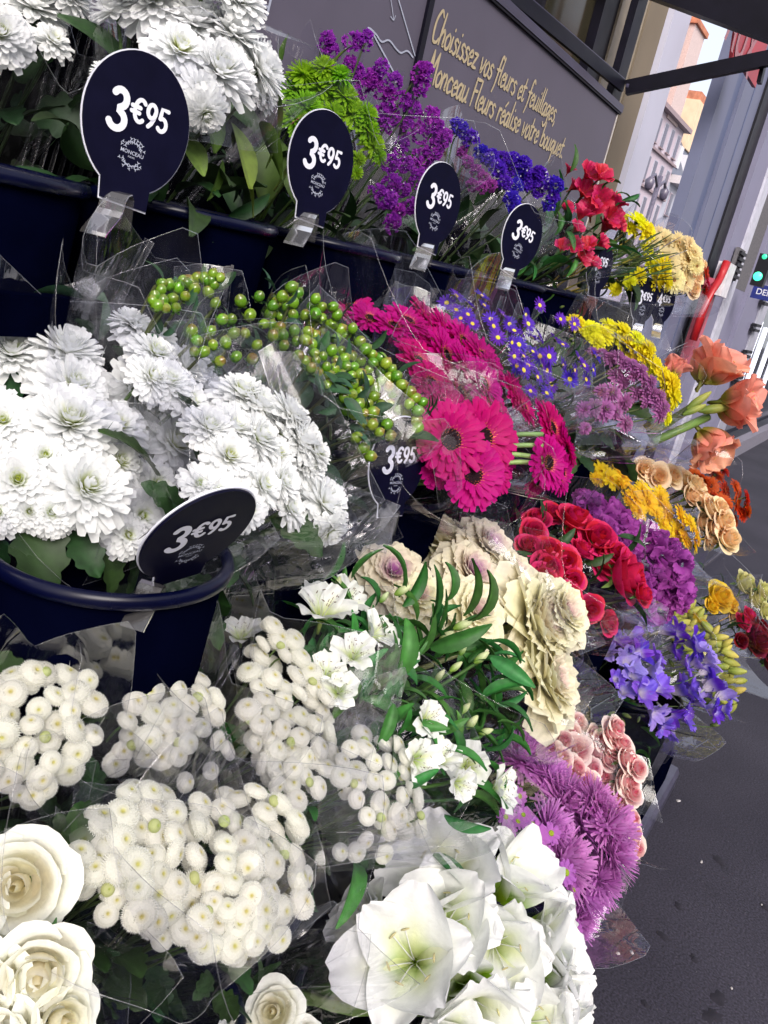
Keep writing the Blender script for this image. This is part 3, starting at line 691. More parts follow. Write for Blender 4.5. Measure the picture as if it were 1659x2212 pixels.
mb = MB(); mb.add([(x1+.02, YFAR, z2+.61), (x1+24, YFAR, z2+.61), (x1+24, YFAR+2.4, z2+4.0), (x1+.02, YFAR+2.4, z2+4.6), (x1+.02, YFAR+12, z2+4.6), (x1+24, YFAR+12, z2+4.0), (x1+.02, YFAR+12, z2+.61), (x1+24, YFAR+12, z2+.61)],
    [(0, 1, 2, 3), (3, 2, 5, 4), (4, 5, 7, 6), (0, 3, 4, 6), (1, 7, 5, 2)]); build('roof', mb, M_ZINC, fb2)
M_DORM = surf_mat('dormer white', (.55, .55, .6), .6)
for k in range(4): slab('dormer', x1+2.0+k*4.0, x1+3.0+k*4.0, z2+1.4, z2+3.0, YFAR+0.4, YFAR+2.0, M_DORM, fb2)
house_windows(fb2, x1+1.4, 2.3, z2-.6, 4, 8, 1.0, 1.7, 2.9, M_FARW)
q = onY(1520, 262, YFAR+2.0)
slab('chimney', q[0]-3.2, q[0]+1.8, z2+4.0, q[2]+1.0, YFAR+2.0, YFAR+4.0, M_CREAM, fb2)
slab('chimney_cap', q[0]-3.0, q[0]+1.2, q[2]+1.005, q[2]+1.7, YFAR+2.1, YFAR+3.8, M_SUNTERRA, fb2)
# brick house over the road, mirrored in the florist's window
tq = onY(1168, 78, YF+0.06); dr = tq-EYE; dr = dr/np.linalg.norm(dr); dr[1] *= -1
tt = (14.0+YF)/abs(dr[1]); hitp = tq+dr*tt
ob = empty('brick_house', (hitp[0], -14, 0), 'orange brick house across the road, mirrored in the shop window', 'house')
slab('wall', hitp[0]-2.2, hitp[0]+9, 0, hitp[2]+1.2, -17, -14, M_SUNTERRA, ob)
slab('chimney', hitp[0]+0.8, hitp[0]+2.2, hitp[2]+1.203, hitp[2]+2.4, -16, -14.2, M_SUNTERRA, ob)
slab('eaves', hitp[0]-2.4, hitp[0]+0.79, hitp[2]+1.205, hitp[2]+1.5, -17.2, -13.8, M_CORN, ob)
for x_, w_, h_ in ((-22, 11, 8.2), (-10.5, 12, 7.6), (2.0, 9.5, 8.6), (12.0, 10, 7.9)):
    oh = empty('town_house', (x_+w_/2, -14, 0), {-22: 'widest pale town house across the road, behind the camera', -10.5: 'low town house across the road, level with the camera', 2.0: 'tallest narrow town house across the road', 12.0: 'town house across the road, farthest along'}[x_], 'house', 'houses across the road')
    slab('wall', x_, x_+w_, 0, h_, -20, -14.01, M_FARW2, oh)
    slab('cornice', x_-.1, x_+w_+.1, h_+.002, h_+.25, -20, -13.8, M_CORN, oh)
    for r in range(3):
        for k in range(4): slab('window', x_+1+k*2.4, x_+2.1+k*2.4, .9+r*2.5, 2.6+r*2.5, -14.008, -13.97, M_FARWIN, oh)
# street lamp in front of the pale house
l0 = onY(1400, 470, 7.0)
sla = empty('street_lamp', (l0[0], 7.0, 0), 'dark two-armed street lamp before the pale apartment house', 'street lamp')
lt = onY(1405, 395, 7.0)
mb = MB(); tube(mb, [(l0[0], 7, 0), (l0[0], 7, lt[2]+.3)], 0.07, k=8); build('post', mb, M_FARWIN, sla, True)
for s in (-1, 1):
    mb = MB(); tube(mb, [(l0[0], 7, lt[2]), (l0[0]+s*.5, 7, lt[2]+.25), (l0[0]+s*.8, 7, lt[2]+.1)], 0.04, k=6); build('arm', mb, M_FARWIN, sla, True)
    mb = MB(); lathe(mb, [(0.02, .16), (.13, .05), (.10, -.14), (.03, -.2), (0, -.2)], 10); mb.v = [v+np.array([l0[0]+s*.8, 7, lt[2]]) for v in mb.v]; build('lantern', mb, M_FARWIN, sla, True)

# ------------------------------------------------------------------ pails
def pail(cx, cy, zr, r, hgt, label, group='navy florist pails on the rack'):
    o = empty('flower_pail', (cx, cy, zr-hgt), label, 'pail', group)
    rb = r*0.76
    mb = MB(); lathe(mb, [(0, 0.004), (rb, 0.004), (rb+0.004, 0.0), (r*0.98, hgt-0.012), (r*0.955, hgt-0.012), (rb-0.01, 0.012), (0, 0.012)], 56)
    mb.v = [v+np.array([cx, cy, zr-hgt]) for v in mb.v]; build('bucket_wall', mb, M_NAVY, o, True)
    mb = MB(); a = np.linspace(0, 2*math.pi, 64, endpoint=False); V_ = []
    for t in a:
        for q in np.linspace(0, 2*math.pi, 8, endpoint=False):
            V_.append(((r+0.0065*math.cos(q))*math.cos(t)+cx, (r+0.0065*math.cos(q))*math.sin(t)+cy, zr-0.004+0.0085*math.sin(q)))
    f = grid_faces(64, 8, True); n_ = 63*8
    f += [(n_+j, n_+(j+1) % 8, (j+1) % 8, j) for j in range(8)]
    mb.add(V_, f); build('rim', mb, M_NAVYRIM, o, True)
    mb = MB(); V_ = []; a = np.linspace(0, 2*math.pi, 48, endpoint=False)
    return o
ZT = EYE[2]-0.022
TOPX = [0.635, 1.00, 1.385, 1.775, 2.16, 2.53, 2.89, 3.22]
tn = ['white chrysanthemums', 'green leaves of the second white bunch', 'purple statice', 'violet statice', 'crimson alstroemeria', 'yellow chrysanthemums', 'cream gerberas', 'peach and red roses']
for x, nme in zip(TOPX, tn):
    pail(x, 1.0, ZT, 0.160, 0.33, 'navy pail in the top row holding the '+nme)
pail(0.566, 0.578, EYE[2]-0.335, 0.114, 0.30, 'large navy pail under the foreground white chrysanthemums')
mid = ['green hypericum berries', 'front pink gerberas', 'purple asters', 'mauve button chrysanthemums', 'yellow mums of the middle row', 'orange amaryllis']
for x, nme in zip([0.98, 1.30, 1.66, 2.0, 2.32, 2.60], mid):
    pail(x, 0.72, EYE[2]-0.40, 0.145, 0.33, 'navy pail in the middle row holding the '+nme)
low = ['button chrysanthemums at the left edge', 'button chrysanthemums in the middle', 'white alstroemeria', 'cream ornamental cabbage', 'crimson roses', 'purple celosia', 'yellow daisies']
for x, nme in zip([0.40, 0.70, 1.02, 1.38, 1.75, 2.08, 2.40], low):
    pail(x, 0.50, EYE[2]-0.76, 0.135, 0.31, 'navy pail in the third row holding the '+nme)
bot = ['cream roses', 'small cream rose', 'white amaryllis', 'mauve spider chrysanthemums', 'pink spray roses', 'violet freesias']
for x, nme in zip([0.20, 5, 0.95, 1.40, 1.85, 2.4], bot):
    if x < 4: pail(x, 0.315, EYE[2]-1.04, 0.125, 0.31, 'navy pail in the bottom row holding the '+nme)
    else: pail(0.515, 0.385, EYE[2]-0.745, 0.085, 0.30, 'small blue pail peeping up at the bottom edge beside the lone cream rose')

# ------------------------------------------------------------------ price tags
LAB = {}
def oval(n=44):
    """egg-shaped plate with a short neck, 1 unit wide, about 1.45 high from the neck's foot"""
    P = []
    a0 = math.radians(-62)
    for a in np.linspace(a0, math.radians(242), n):
        P.append((0.5*math.cos(a), 0.60+0.57*math.sin(a)*(1.0 if math.sin(a) > 0 else 1.08)))
    P += [(-0.21, -0.12), (0.24, -0.12)]
    return np.array(P)
mono = font_mesh('MONCEAU', 0.045); mono.materials.append(M_LOGO)
mono2 = font_mesh('FLEURS', 0.020); mono2.materials.append(M_LOGO)
def price_tag(foot, yaw, size, txt, label, R=None, clipdir=None, clip=True, cw=0.016, clipat=None, cs=1.0, lean=0.0):
    """foot: where the neck meets the clip; yaw turns the face from -Y towards the viewer (-X)"""
    foot = np.asarray(foot, float)
    o = empty('price_tag', foot, label, 'price tag', 'dark oval price tags')
    if R is None:
        c, s = math.cos(yaw), math.sin(yaw)
        R = np.stack([np.array([c, -s, 0]), np.array([0.0, 0.10, 0.995]), np.array([0, 0, 0.0])], 1)
        R[:, 2] = np.cross(R[:, 0], R[:, 1]); R[:, 1] = np.cross(R[:, 2], R[:, 0])
    if lean:
        c_, s_ = math.cos(lean), math.sin(lean); R = np.stack([R[:, 0]*c_-R[:, 1]*s_, R[:, 0]*s_+R[:, 1]*c_, R[:, 2]], 1)
    to = lambda p, d=0.0: foot + (R[:, 0]*p[0]+R[:, 1]*p[1])*size + R[:, 2]*d
    P = oval(); P = P-np.array([0, P[:, 1].min()]); n_ = len(P); cen = np.array([0.0, P[:, 1].max()-0.57])
    for nm, d0, d1, k, mat in (('plate', -0.0012, 0.0012, 1.0, M_TAG), ('white_edge', -0.0030, -0.00125, 1.022, M_WHITE)):
        mb = MB(); Q = (P-cen)*k+cen
        mb.add([to(p, d1) for p in Q]+[to(p, d0) for p in Q], [tuple(range(n_)), tuple(range(n_, 2*n_))[::-1]]+[(i+n_, (i+1) % n_+n_, (i+1) % n_, i) for i in range(n_)])
        build(nm, mb, mat, o)
    S, wd_ = price_strokes(txt)
    k = 0.57/wd_; h = k*1.15
    mb = MB()
    for s, wv in S:
        ribbon(mb, (s-np.array([wd_/2, 0.5]))*np.array([k, h*1.12])+cen+np.array([0.0, 0.03]), wv*k*1.05, lambda q: to(q, 0.0016))
    build('price', mb, M_WHITE, o)
    M4 = R.copy()
    for me, dy in ((mono, -0.275), (mono2, -0.312)):
        link('brand_lettering', me, o, M4, to(cen+np.array([0, dy]), 0.0016)-foot, size)
    mb = MB(); rg = np.random.default_rng(5)
    for up_ in (1, -1):
        for a in np.linspace(0.15, math.pi-0.15, 11):
            for rr, q in ((0.075, 0.019), (0.11, 0.016)):
                if rr > 0.09 and rg.random() < 0.4: continue
                c_ = cen+np.array([rr*1.0*math.cos(a), up_*rr*0.75*math.sin(a)-0.285+up_*0.045])
                b = rg.random()*6.28
                for j in range(3):
                    aa = b+j*2.1; tip = c_+q*np.array([math.cos(aa), math.sin(aa)]); sd = 0.0045*np.array([-math.sin(aa), math.cos(aa)])
                    mb.add([to(c_-sd, 0.0016), to(c_+sd, 0.0016), to(tip+sd*.4, 0.0016), to(tip-sd*.4, 0.0016)], [(0, 1, 2, 3)])
    build('emblem', mb, M_LOGO, o)
    if clip:
        # bent clear plastic clip: up behind the rim, over it and a tongue outwards
        cdv = nrm(np.array([-0.93, -0.36, 0.0])) if clipdir is None else nrm(clipdir)
        sd = nrm(np.cross(cdv, (0, 0, 1)))*cw
        prof = [(0.012, -0.03), (0.010, 0.006), (0.004, 0.012), (-0.004, 0.010), (-0.010, 0.004), (-0.014, -0.010), (-0.020, -0.017), (-0.046, -0.036), (-0.049, -0.040)]
        foot_ = foot if clipat is None else np.asarray(clipat)
        A = [foot_ + (cdv*(-q[0]) + np.array([0, 0, q[1]]))*cs for q in prof]
        V_ = []
        for p in A:
            V_ += [p-sd-np.array([0.006, 0, 0]), p+sd-np.array([0.006, 0, 0])]
        m_ = MB(); F_ = grid_faces(len(A), 2)
        nn = cdv*0.0016+np.array([0, 0, 0.0012])
        V2 = [v+nn for v in V_]; L_ = len(V_)
        side = []
        for i in range(len(A)-1):
            side += [(2*i, 2*i+2, 2*i+2+L_, 2*i+L_), (2*i+1, 2*i+1+L_, 2*i+3+L_, 2*i+3)]
        m_.add(V_+V2, F_+[tuple(i+L_ for i in q)[::-1] for q in F_]+side+[(L_-2, L_-1, 2*L_-1, 2*L_-2)])
        build('clip', m_, M_CLEAR, o)
    return o
DG = math.radians
price_tag(onY(262, 440, 0.843), DG(17), 0.134, '3€95', 'largest upright 3€95 tag, clipped to the leftmost top pail', lean=DG(7))
price_tag(onY(668, 478, 0.845), DG(14), 0.128, '3€95', 'second upright 3€95 tag from the left, before green chrysanthemums', lean=DG(6))
price_tag(onY(922, 540, 0.845), DG(12), 0.128, '3€95', 'narrow 3€95 tag in front of the purple statice', lean=DG(8))
price_tag(onY(1098, 590, 0.845), DG(20), 0.128, '3€95', 'leaning 3€95 tag below the violet blue statice', lean=DG(15))
price_tag(onY(1282, 640, 0.86), DG(16), 0.13, '4€95', 'half hidden 4€95 tag beneath the crimson alstroemeria', clip=False)
price_tag(onY(1378, 706, 0.775), DG(24), 0.125, '3€95', 'small 3€95 tag under the yellow chrysanthemums of the top row')
price_tag(onY(1420, 706, 0.775), DG(24), 0.125, '4€95', 'small 4€95 tag, farthest along the top row')
price_tag(onY(842, 1115, 0.565), DG(14), 0.118, '3€95', '3€95 tag partly veiled by cellophane under the green berries')
# the tag that has tipped forward over the big pail's rim
xr_ = 0.737*RT+0.227*UP+0.637*FW; xr_ = nrm(xr_)
ur_ = 0.43*RT+0.57*UP-0.70*FW; ur_ = nrm(ur_-xr_*(ur_@xr_))
Rt = np.stack([xr_, ur_, np.cross(xr_, ur_)], 1)
price_tag(onY(379, 1252, 0.485), 0, 0.106, '3€95', 'black 3€95 tag tipped forward over the big front pail', R=Rt, cw=0.011, cs=0.62, clipat=onY(338, 1274, 0.485))

# ================================================================== FLOWER PROTOTYPES (unit radius, facing +Z)
# each prototype: list of (part name, mesh); the first is the flower itself, the rest its pieces
def c3(*a): return np.array(a, float)
GA = 2.399963
def mum_proto(seed, cA, cB, cEye, n=105, wide=0.27, flat=0.0, incurve=0.5, eye=True, lo=-8, tip=None):
    rg = np.random.default_rng(seed); mb = MB()
    for i in range(n):
        q = (i+0.5)/n
        L = (0.26+0.74*q**0.55)*(0.92+0.16*rg.random()); W = wide*(0.55+0.6*q)*(0.9+0.2*rg.random())
        el = math.radians(84+(lo-84)*q**0.62)+rg.normal(0, 0.09)
        curl = incurve*(1-q)*0.9-0.25*q+rg.normal(0, 0.10)
        v, f, t, s = petal(L, W, tongue_p if rg.random() < .6 else blunt_p, el, el+curl, 0.38, 5, 3, 0.0)
        ph = i*GA+rg.normal(0, 0.06); R = rotz(ph)
        base = np.array([0.04+0.10*q, 0, 0.26*(1-q)*(1-flat)])
        col = lerpc(cEye, cA, smooth01(t+q*1.5, 0.35, 0.95)) if eye else lerpc(cB, cA, t)
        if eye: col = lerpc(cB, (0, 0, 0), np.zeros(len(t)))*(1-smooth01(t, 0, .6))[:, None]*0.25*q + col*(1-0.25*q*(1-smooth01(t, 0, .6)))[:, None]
        if tip is not None: col = lerpc(tip, (0, 0, 0), np.zeros(len(t)))*smooth01(t, .6, 1)[:, None]+col*(1-smooth01(t, .6, 1))[:, None]
        mb.add(v+base, f, col, R)
    if eye: lathe(mb, [(.10, .20), (.095, .28), (.06, .34), (0, .35)], 8, np.asarray(cEye)*.8)
    parts = [('flower', mb.mesh('flower', M_PET))]
    mb = MB(); lathe(mb, [(0.0, -0.30), (0.05, -0.28), (0.11, -0.14), (0.2, -0.03), (0.05, 0.05)], 10, c3(.06, .12, .03)); parts.append(('calyx', mb.mesh('calyx', M_LEAF)))
    return parts
def pom_proto(seed, cA, cEye, cDot=None, oblate=0.62, nq=230, q=0.15):
    rg = np.random.default_rng(seed); mb = MB()
    k = 14; prof = [(0.0, -.50), (.45, -.46), (.78, -.30), (.93, -.05), (.90, .22), (.70, .43), (.42, .54), (.20, .545), (.07, .49), (0.0, .44)]
    prof = [(r, z*oblate/0.62) for r, z in prof]
    for a in range(1):
        V = []; col = []
        for r, z in prof:
            for j in range(k):
                th = 2*math.pi*j/k; V.append((r*math.cos(th), r*math.sin(th), z))
                e = 1-min(1, max(0, (r-.05)/.22)) if z > 0 else 0
                col.append(np.asarray(cA)*np.array([.95, .94, .90])*(1-e)+np.asarray(cEye)*e)
        mb.add(V, grid_faces(len(prof), k, True), np.array(col))
    for i in range(nq):
        z = 1-1.55*(i+.5)/nq; ph = i*GA; r = math.sqrt(max(0, 1-z*z))
        d = np.array([r*math.cos(ph), r*math.sin(ph), z])
        if z > 0.93: continue
        p = d*np.array([.92, .92, .86*oblate]); nn = nrm(d*np.array([1, 1, 1.5])+np.array([0, 0, .15])+rg.normal(0, .12, 3))
        sd = nrm(np.cross(nn, rg.normal(0, 1, 3))); hw = 0.042; L = q*(0.7+0.6*rg.random())
        sd2 = np.cross(nn, sd)
        c_ = np.asarray(cA)*(1.0+rg.normal(0, .02))
        v = [p-sd*hw, p+sd*hw*.5+sd2*hw*.87, p+sd*hw*.5-sd2*hw*.87, p+nn*L]
        mb.add(v, [(0, 1, 3), (1, 2, 3), (2, 0, 3)], np.array([c_]*4))
    if cDot is not None:       # small dark pits at one side of the eye
        for i in range(9):
            a = rg.normal(0.9, .35); r = .34+.16*rg.random()
            p = np.array([r*math.cos(a), r*math.sin(a), .60*oblate/.62+.02-.25*(r-.3)]); h = .016
            mb.add([p+(-h, -h, 0), p+(h, -h, 0), p+(h, h, 0), p+(-h, h, 0)], [(0, 1, 2, 3)], c3(*cDot))
    return [('flower', mb.mesh('flower', M_PET, False))]
def rose_proto(seed, cIn, cMid, cOut, open_=1.0, ns=5, sep=True, nlay=(3, 4, 5, 5, 5)):
    rg = np.random.default_rng(seed); parts = []; one = MB()
    R_ = [.13, .27, .43, .60, .80]; H_ = [.82, .84, .84, .76, .60]; lip = [.005, .03, .09, .17, .28]
    k = 0
    for li, npet in enumerate(nlay):
        for j in range(npet):
            mb = MB() if sep else one
            n, m = 8, 9
            t = np.linspace(0, 1, n); s = np.linspace(-1, 1, m)
            ph = 2*math.pi*(j+0.37*li+0.10*rg.random())/npet
            span = math.radians((100, 80, 64, 58, 52)[li])*(1+.1*rg.normal())
            r0, h, lp = R_[li]*(1+.05*rg.normal()), H_[li]*(1+.05*rg.normal()), lip[li]*open_*(1+.3*rg.normal())
            V = []; wav = rg.random()*6
            for ti in t:
                for si in s:
                    edge = 1-0.22*abs(si)**2.2
                    tt = ti*edge
                    r = r0*(0.30+0.70*math.sin(min(1, tt*1.15)*math.pi/2)**.8)*(1+.10*si*(1 if li < 3 else .4))
                    roll = max(0, tt-.62)/.38
                    r *= 1-(.62, .30, .10, 0, 0)[li]*tt**2; r += lp*roll**1.6; z = -.05+h*tt-lp*.55*roll**2.4
                    z += .02*math.sin(3*si+wav)*ti; r += .022*math.sin(4.3*si+wav*2)*ti*(li > 1)+.012*math.sin(11*si+wav)*ti**4*(li > 1)
                    a = ph+span*si*(0.55+.45*math.sin(min(1, ti*1.2)*math.pi/2))
                    V.append((r*math.cos(a), r*math.sin(a), z-.12*li*.5))
            tt_ = np.repeat(t, m); f_ = li/4.0
            cb = np.asarray(cIn)*(1-f_)+np.asarray(cMid)*f_
            col = lerpc(cb, np.asarray(cb)*(1-f_)+np.asarray(cOut)*f_, smooth01(tt_, .3, 1))
            mb.add(V, grid_faces(n, m), col)
            if sep: parts.append(('petal', mb.mesh('petal', M_SILK)))
            k += 1
    mb = MB() if sep else one
    lathe(mb, [(0, -.62), (.10, -.56), (.18, -.40), (.22, -.28), (.10, -.2)], 8, c3(.07, .14, .03))
    for j in range(5):
        v, f, t, s = petal(.75, .22, point_p, math.radians(30), math.radians(-60), .2, 4, 3); mb.add(v+np.array([.12, 0, -.36]), f, c3(.08, .17, .04), rotz(j*1.2566))
    if sep: return [('flower', mb.mesh('flower', M_LEAF))]+parts
    return [('flower', one.mesh('flower', M_SILK))]
def funnel_proto(seed, cThroat, cA, cTip, n=6, L=1.25, W=.85, b0=62, b1=8, ruf=.03, stam=6, anth=(.5, .35, .08), rib=None, prof=point_p, streak=None, cup=.22, sep=True, mat=None, stl=.95, th0=.15, th1=.55, wild=1.0):
    rg = np.random.default_rng(seed); parts = []; one = MB(); mat = mat or M_SILK
    for j in range(n):
        mb = MB() if sep else one
        inner = j % 2
        v, f, t, s = petal(L*(1-.05*inner)*(1+.04*rg.normal()), W*(1-.22*inner), prof, math.radians(b0+rg.normal(0, 3)*wild), math.radians(b1+(14 if inner else 0)+rg.normal(0, 9)*wild), cup, 11, 11, ruf, 1.7, rg.random()*6)
        col = lerpc(cThroat, cA, smooth01(t, th0, th1)); e = smooth01(t, .75, 1)[:, None]; col = col*(1-e)+np.asarray(cTip)*e
        if rib is not None:
            g = (np.exp(-(s/.28)**2)*(1-smooth01(t, .35, .95)))[:, None]*.8; col = col*(1-g)+np.asarray(rib)*g
        base = np.array([.04-.015*inner, 0, .02*inner]); R = rotz(j*2*math.pi/n+.06*rg.normal())
        mb.add(v+base, f, col, R)
        if streak is not None and inner:
            for q in range(9):
                tt = .42+.40*rg.random(); ss = rg.uniform(-.5, .5)
                i0 = int(tt*10); j0 = int((ss+1)/2*10); a = v[i0*11+j0]; b = v[min(10, i0+1)*11+j0]
                nn = np.array([-(b-a)[2], 0, (b-a)[0]]); nn = nrm(nn); d = b-a; sd = np.array([0, .012, 0])
                p0 = a+nn*.012+d*.1; p1 = a+nn*.012+d*.85
                mb.add(np.array([p0-sd, p0+sd, p1+sd*.6, p1-sd*.6])+base, [(0, 1, 2, 3)], c3(*streak), R)
        if sep: parts.append(('petal', mb.mesh('petal', mat)))
    mb = MB() if sep else one
    lathe(mb, [(0, -.42), (.05, -.40), (.07, -.12), (.075, .06), (.02, .1)], 8, np.asarray(cThroat)*.55+c3(.03, .06, .01))
    if stam:
        for j in range(stam):
            a = j*2*math.pi/stam+rg.normal(0, .2); hx = .28+.08*rg.random()
            P = [(0.02*math.cos(a), .02*math.sin(a), .05), (.10*math.cos(a), .10*math.sin(a), stl*.5), (hx*math.cos(a), hx*math.sin(a), stl)]
            tube(mb, catmull(P, 3), .010, np.asarray(cA)*.9, 4)
            p = np.array(P[-1]); d = nrm(np.array([math.sin(a), -math.cos(a), .3]))*.06
            tube(mb, [p-d, p, p+d], [.009, .018, .009], c3(*anth), 5)
    if sep: return [('flower', mb.mesh('flower', M_SILK))]+parts
    return [('flower', one.mesh('flower', mat))]
def daisy_proto(seed, rings, cA, cBase, cDisc, cRing=None, rd=.24, lo=0, tipn=1.0, hz=.10, ndisc=90):
    rg = np.random.default_rng(seed); mb = MB()
    for (n, L, W, el, ben) in rings:
        for j in range(n):
            v, f, t, s = petal(L*(.94+.12*rg.random())-rd*.6, W*(.9+.2*rg.random()), tongue_p if W < .3 else blunt_p, math.radians(el+rg.normal(0, 5)), math.radians(el+ben+rg.normal(0, 8)), .25, 4, 3)
            col = lerpc(cBase, cA, smooth01(t, 0, .45))*(1+rg.normal(0, .04))
            mb.add(v+np.array([rd*.6, 0, .02]), f, col, rotz(2*math.pi*(j+.5*rg.random())/n+n))
    parts = [('flower', mb.mesh('flower', M_PET))]
    mb = MB(); lathe(mb, [(rd, 0), (rd*.97, hz*.6), (rd*.7, hz), (rd*.3, hz*.85), (0, hz*.75)], 14, c3(*cDisc))
    for i in range(ndisc):
        r = rd*math.sqrt((i+.5)/ndisc)*1.12; a = i*GA; u = r/rd
        c_ = np.asarray(cRing if (cRing is not None and u > .52) else cDisc)*(1+rg.normal(0, .15))
        p = np.array([r*math.cos(a), r*math.sin(a), hz*.75*(1-.3*u*u)]); d = nrm(np.array([.5*u*math.cos(a), .5*u*math.sin(a), 1])); L = .06+.07*u*(cRing is not None)
        sd = np.array([-math.sin(a), math.cos(a), 0])*rd*.05; rd_ = np.array([math.cos(a), math.sin(a), 0])*rd*.05
        mb.add([p-sd, p+sd, p+rd_, p+d*L], [(0, 1, 3), (1, 2, 3), (2, 0, 3)], np.abs(c_))
    parts.append(('flower_centre', mb.mesh('flower_centre', M_DISC, False)))
    mb = MB(); lathe(mb, [(0.0, -0.2), (0.05, -0.19), (rd*.9, -0.06), (rd*.6, 0.01)], 8, c3(.06, .12, .03)); parts.append(('calyx', mb.mesh('calyx', M_LEAF)))
    return parts
def spider_proto(seed, cA, cB, cEye):
    rg = np.random.default_rng(seed); mb = MB(); n = 270
    for i in range(n):
        q = (i+.5)/n; L = (.35+.65*q**.5)*(.85+.3*rg.random()); el = math.radians(86-92*q**.7)+rg.normal(0, .12)
        v, f, t, s = petal(L, .075+.03*rg.random(), lambda t: .8 if t < .8 else .6, el, el+rg.normal(.45*(1-q)+.1*q, .22), .9, 5, 2)
        mb.add(v+np.array([.03+.06*q, 0, .15*(1-q)]), f, lerpc(lerpc(cEye, cB, [min(1, q*2.5)])[0], cA, t)*(1+rg.normal(0, .08)), rotz(i*GA))
    return [('flower', mb.mesh('flower', M_PET))]
def cabbage_proto(seed, cIn, cMid, cOut, cEdge, n=34, sep=True):
    rg = np.random.default_rng(seed); parts = []; one = MB()
    for i in range(n):
        q = (i+.5)/n; mb = MB() if sep else one
        L = .25+.80*q**.75; W = L*(1.05+.15*rg.random()); el = math.radians(82-62*q); be = math.radians(-20-50*q+rg.normal(0, 8))
        v, f, t, s = petal(L, W, fan2_p, el, el+be*.8, .30, 8, 15, .034+.012*q, 3.6+rg.random(), rg.random()*6)
        cc = lerpc(cIn, cMid, [smooth01(q, .05, .38)])[0]; cc2 = lerpc(cc, cOut, [smooth01(q, .25, .6)])[0]
        e = np.maximum(smooth01(t, .72, 1), smooth01(np.abs(s), .75, 1)*smooth01(t, .4, .7))[:, None]*.6
        col = lerpc(cc2*.97, cc2, t); col = col*(1-e)+np.asarray(cEdge)*e
        mb.add(v+np.array([.02+.05*q, 0, .30*(1-q)]), f, col, rotz(i*GA))
        if sep: parts.append(('leaf', mb.mesh('leaf', M_SILK)))
    mb = MB() if sep else one
    lathe(mb, [(0, -.4), (.07, -.4), (.09, 0), (0.03, .25)], 8, c3(.25, .30, .12))
    if sep: return [('flower', mb.mesh('flower', M_LEAF))]+parts
    return [('flower', one.mesh('flower', M_SILK))]
def spike_proto(seed, cA, cB, n=60, white=0.05, el=1.7, fl=.24):
    """statice: a clump of papery little cups"""
    rg = np.random.default_rng(seed); mb = MB()
    for i in range(n):
        d = nrm(rg.normal(0, 1, 3)+np.array([0, 0, .5])); p = d*np.array([.72, .72, .62*el])*(.55+.45*rg.random()**.4)
        R = frame_z(nrm(d+rg.normal(0, .5, 3)), rg.random()*6.28); r = fl*(.7+.6*rg.random())
        if rg.random() < white: col0 = col1 = c3(.8, .78, .8); r *= .45
        else:
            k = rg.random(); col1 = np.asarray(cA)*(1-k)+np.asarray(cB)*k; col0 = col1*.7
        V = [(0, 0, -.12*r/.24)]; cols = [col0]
        for j in range(10):
            a = 2*math.pi*j/10; rr = r*(1.0 if j % 2 else .62)*(1+.15*rg.normal()); V.append((rr*math.cos(a), rr*math.sin(a), .05*rg.normal()+.10)); cols.append(col1)
        mb.add(V, [(0, 1+j, 1+(j+1) % 10) for j in range(10)], np.array(cols), R, p)
    return [('flower_spike', mb.mesh('flower_spike', M_PET, False))]
def crest_proto(seed, cA, cB):
    """celosia / stock head: dense ruffled folds"""
    rg = np.random.default_rng(seed); mb = MB()
    for i in range(46):
        d = nrm(rg.normal(0, 1, 3)+np.array([0, 0, .6])); p = d*np.array([.60, .60, .45])
        v, f, t, s = petal(.50, .62, fan_p, math.radians(78), math.radians(40+rg.normal(0, 25)), .25, 4, 8, .08, 3.5, rg.random()*6)
        mb.add(v-np.array([.05, 0, .1]), f, lerpc(cB, cA, t)*(1+rg.normal(0, .06)), frame_z(d, rg.random()*6.28), p)
    return [('flower', mb.mesh('flower', M_PET))]
def berry_proto(seed, cA, cT):
    rg = np.random.default_rng(seed); mb = MB()
    prof = [(0, -1.12), (.30, -1.06), (.66, -.78), (.90, -.30), (.95, .1), (.84, .55), (.58, .90), (.25, 1.08), (.07, 1.20), (0.0, 1.30)]
    k = 12; V = []; col = []
    for r, z in prof:
        for j in range(k): V.append((r*math.cos(6.2832*j/k), r*math.sin(6.2832*j/k), z)); col.append(np.asarray(cA) if z < .9 else np.asarray(cT))
    mb.add(V, grid_faces(len(prof), k, True), np.array(col))
    parts = [('berry', mb.mesh('berry', M_BERRY))]
    mb = MB()
    for j in range(5):
        v, f, t, s = petal(1.25, .62, point_p, math.radians(10), math.radians(35), .3, 4, 3); mb.add(v+np.array([.1, 0, -1.12]), f, c3(.07, .14, .03), rotz(j*1.2566+.2))
    parts.append(('sepals', mb.mesh('sepals', M_LEAF)))
    return parts
def bud_proto(seed, cA, cB, n=4):
    rg = np.random.default_rng(seed); mb = MB()
    for j in range(5):
        n_, m_ = 7, 5; V = []; T = []
        for ti in np.linspace(0, 1, n_):
            r = .42*math.sin(math.pi*(.06+.90*ti**.85))**.8+.01
            for si in np.linspace(-1, 1, m_):
                a = 2*math.pi*j/5+.75*si; V.append(((r+.025*(1-si*si))*math.cos(a), (r+.025*(1-si*si))*math.sin(a), -1+2*ti)); T.append(ti)
        mb.add(V, grid_faces(n_, m_), lerpc(cB, cA, smooth01(T, .1, .8)))
    return [('bud', mb.mesh('bud', M_SILK))]
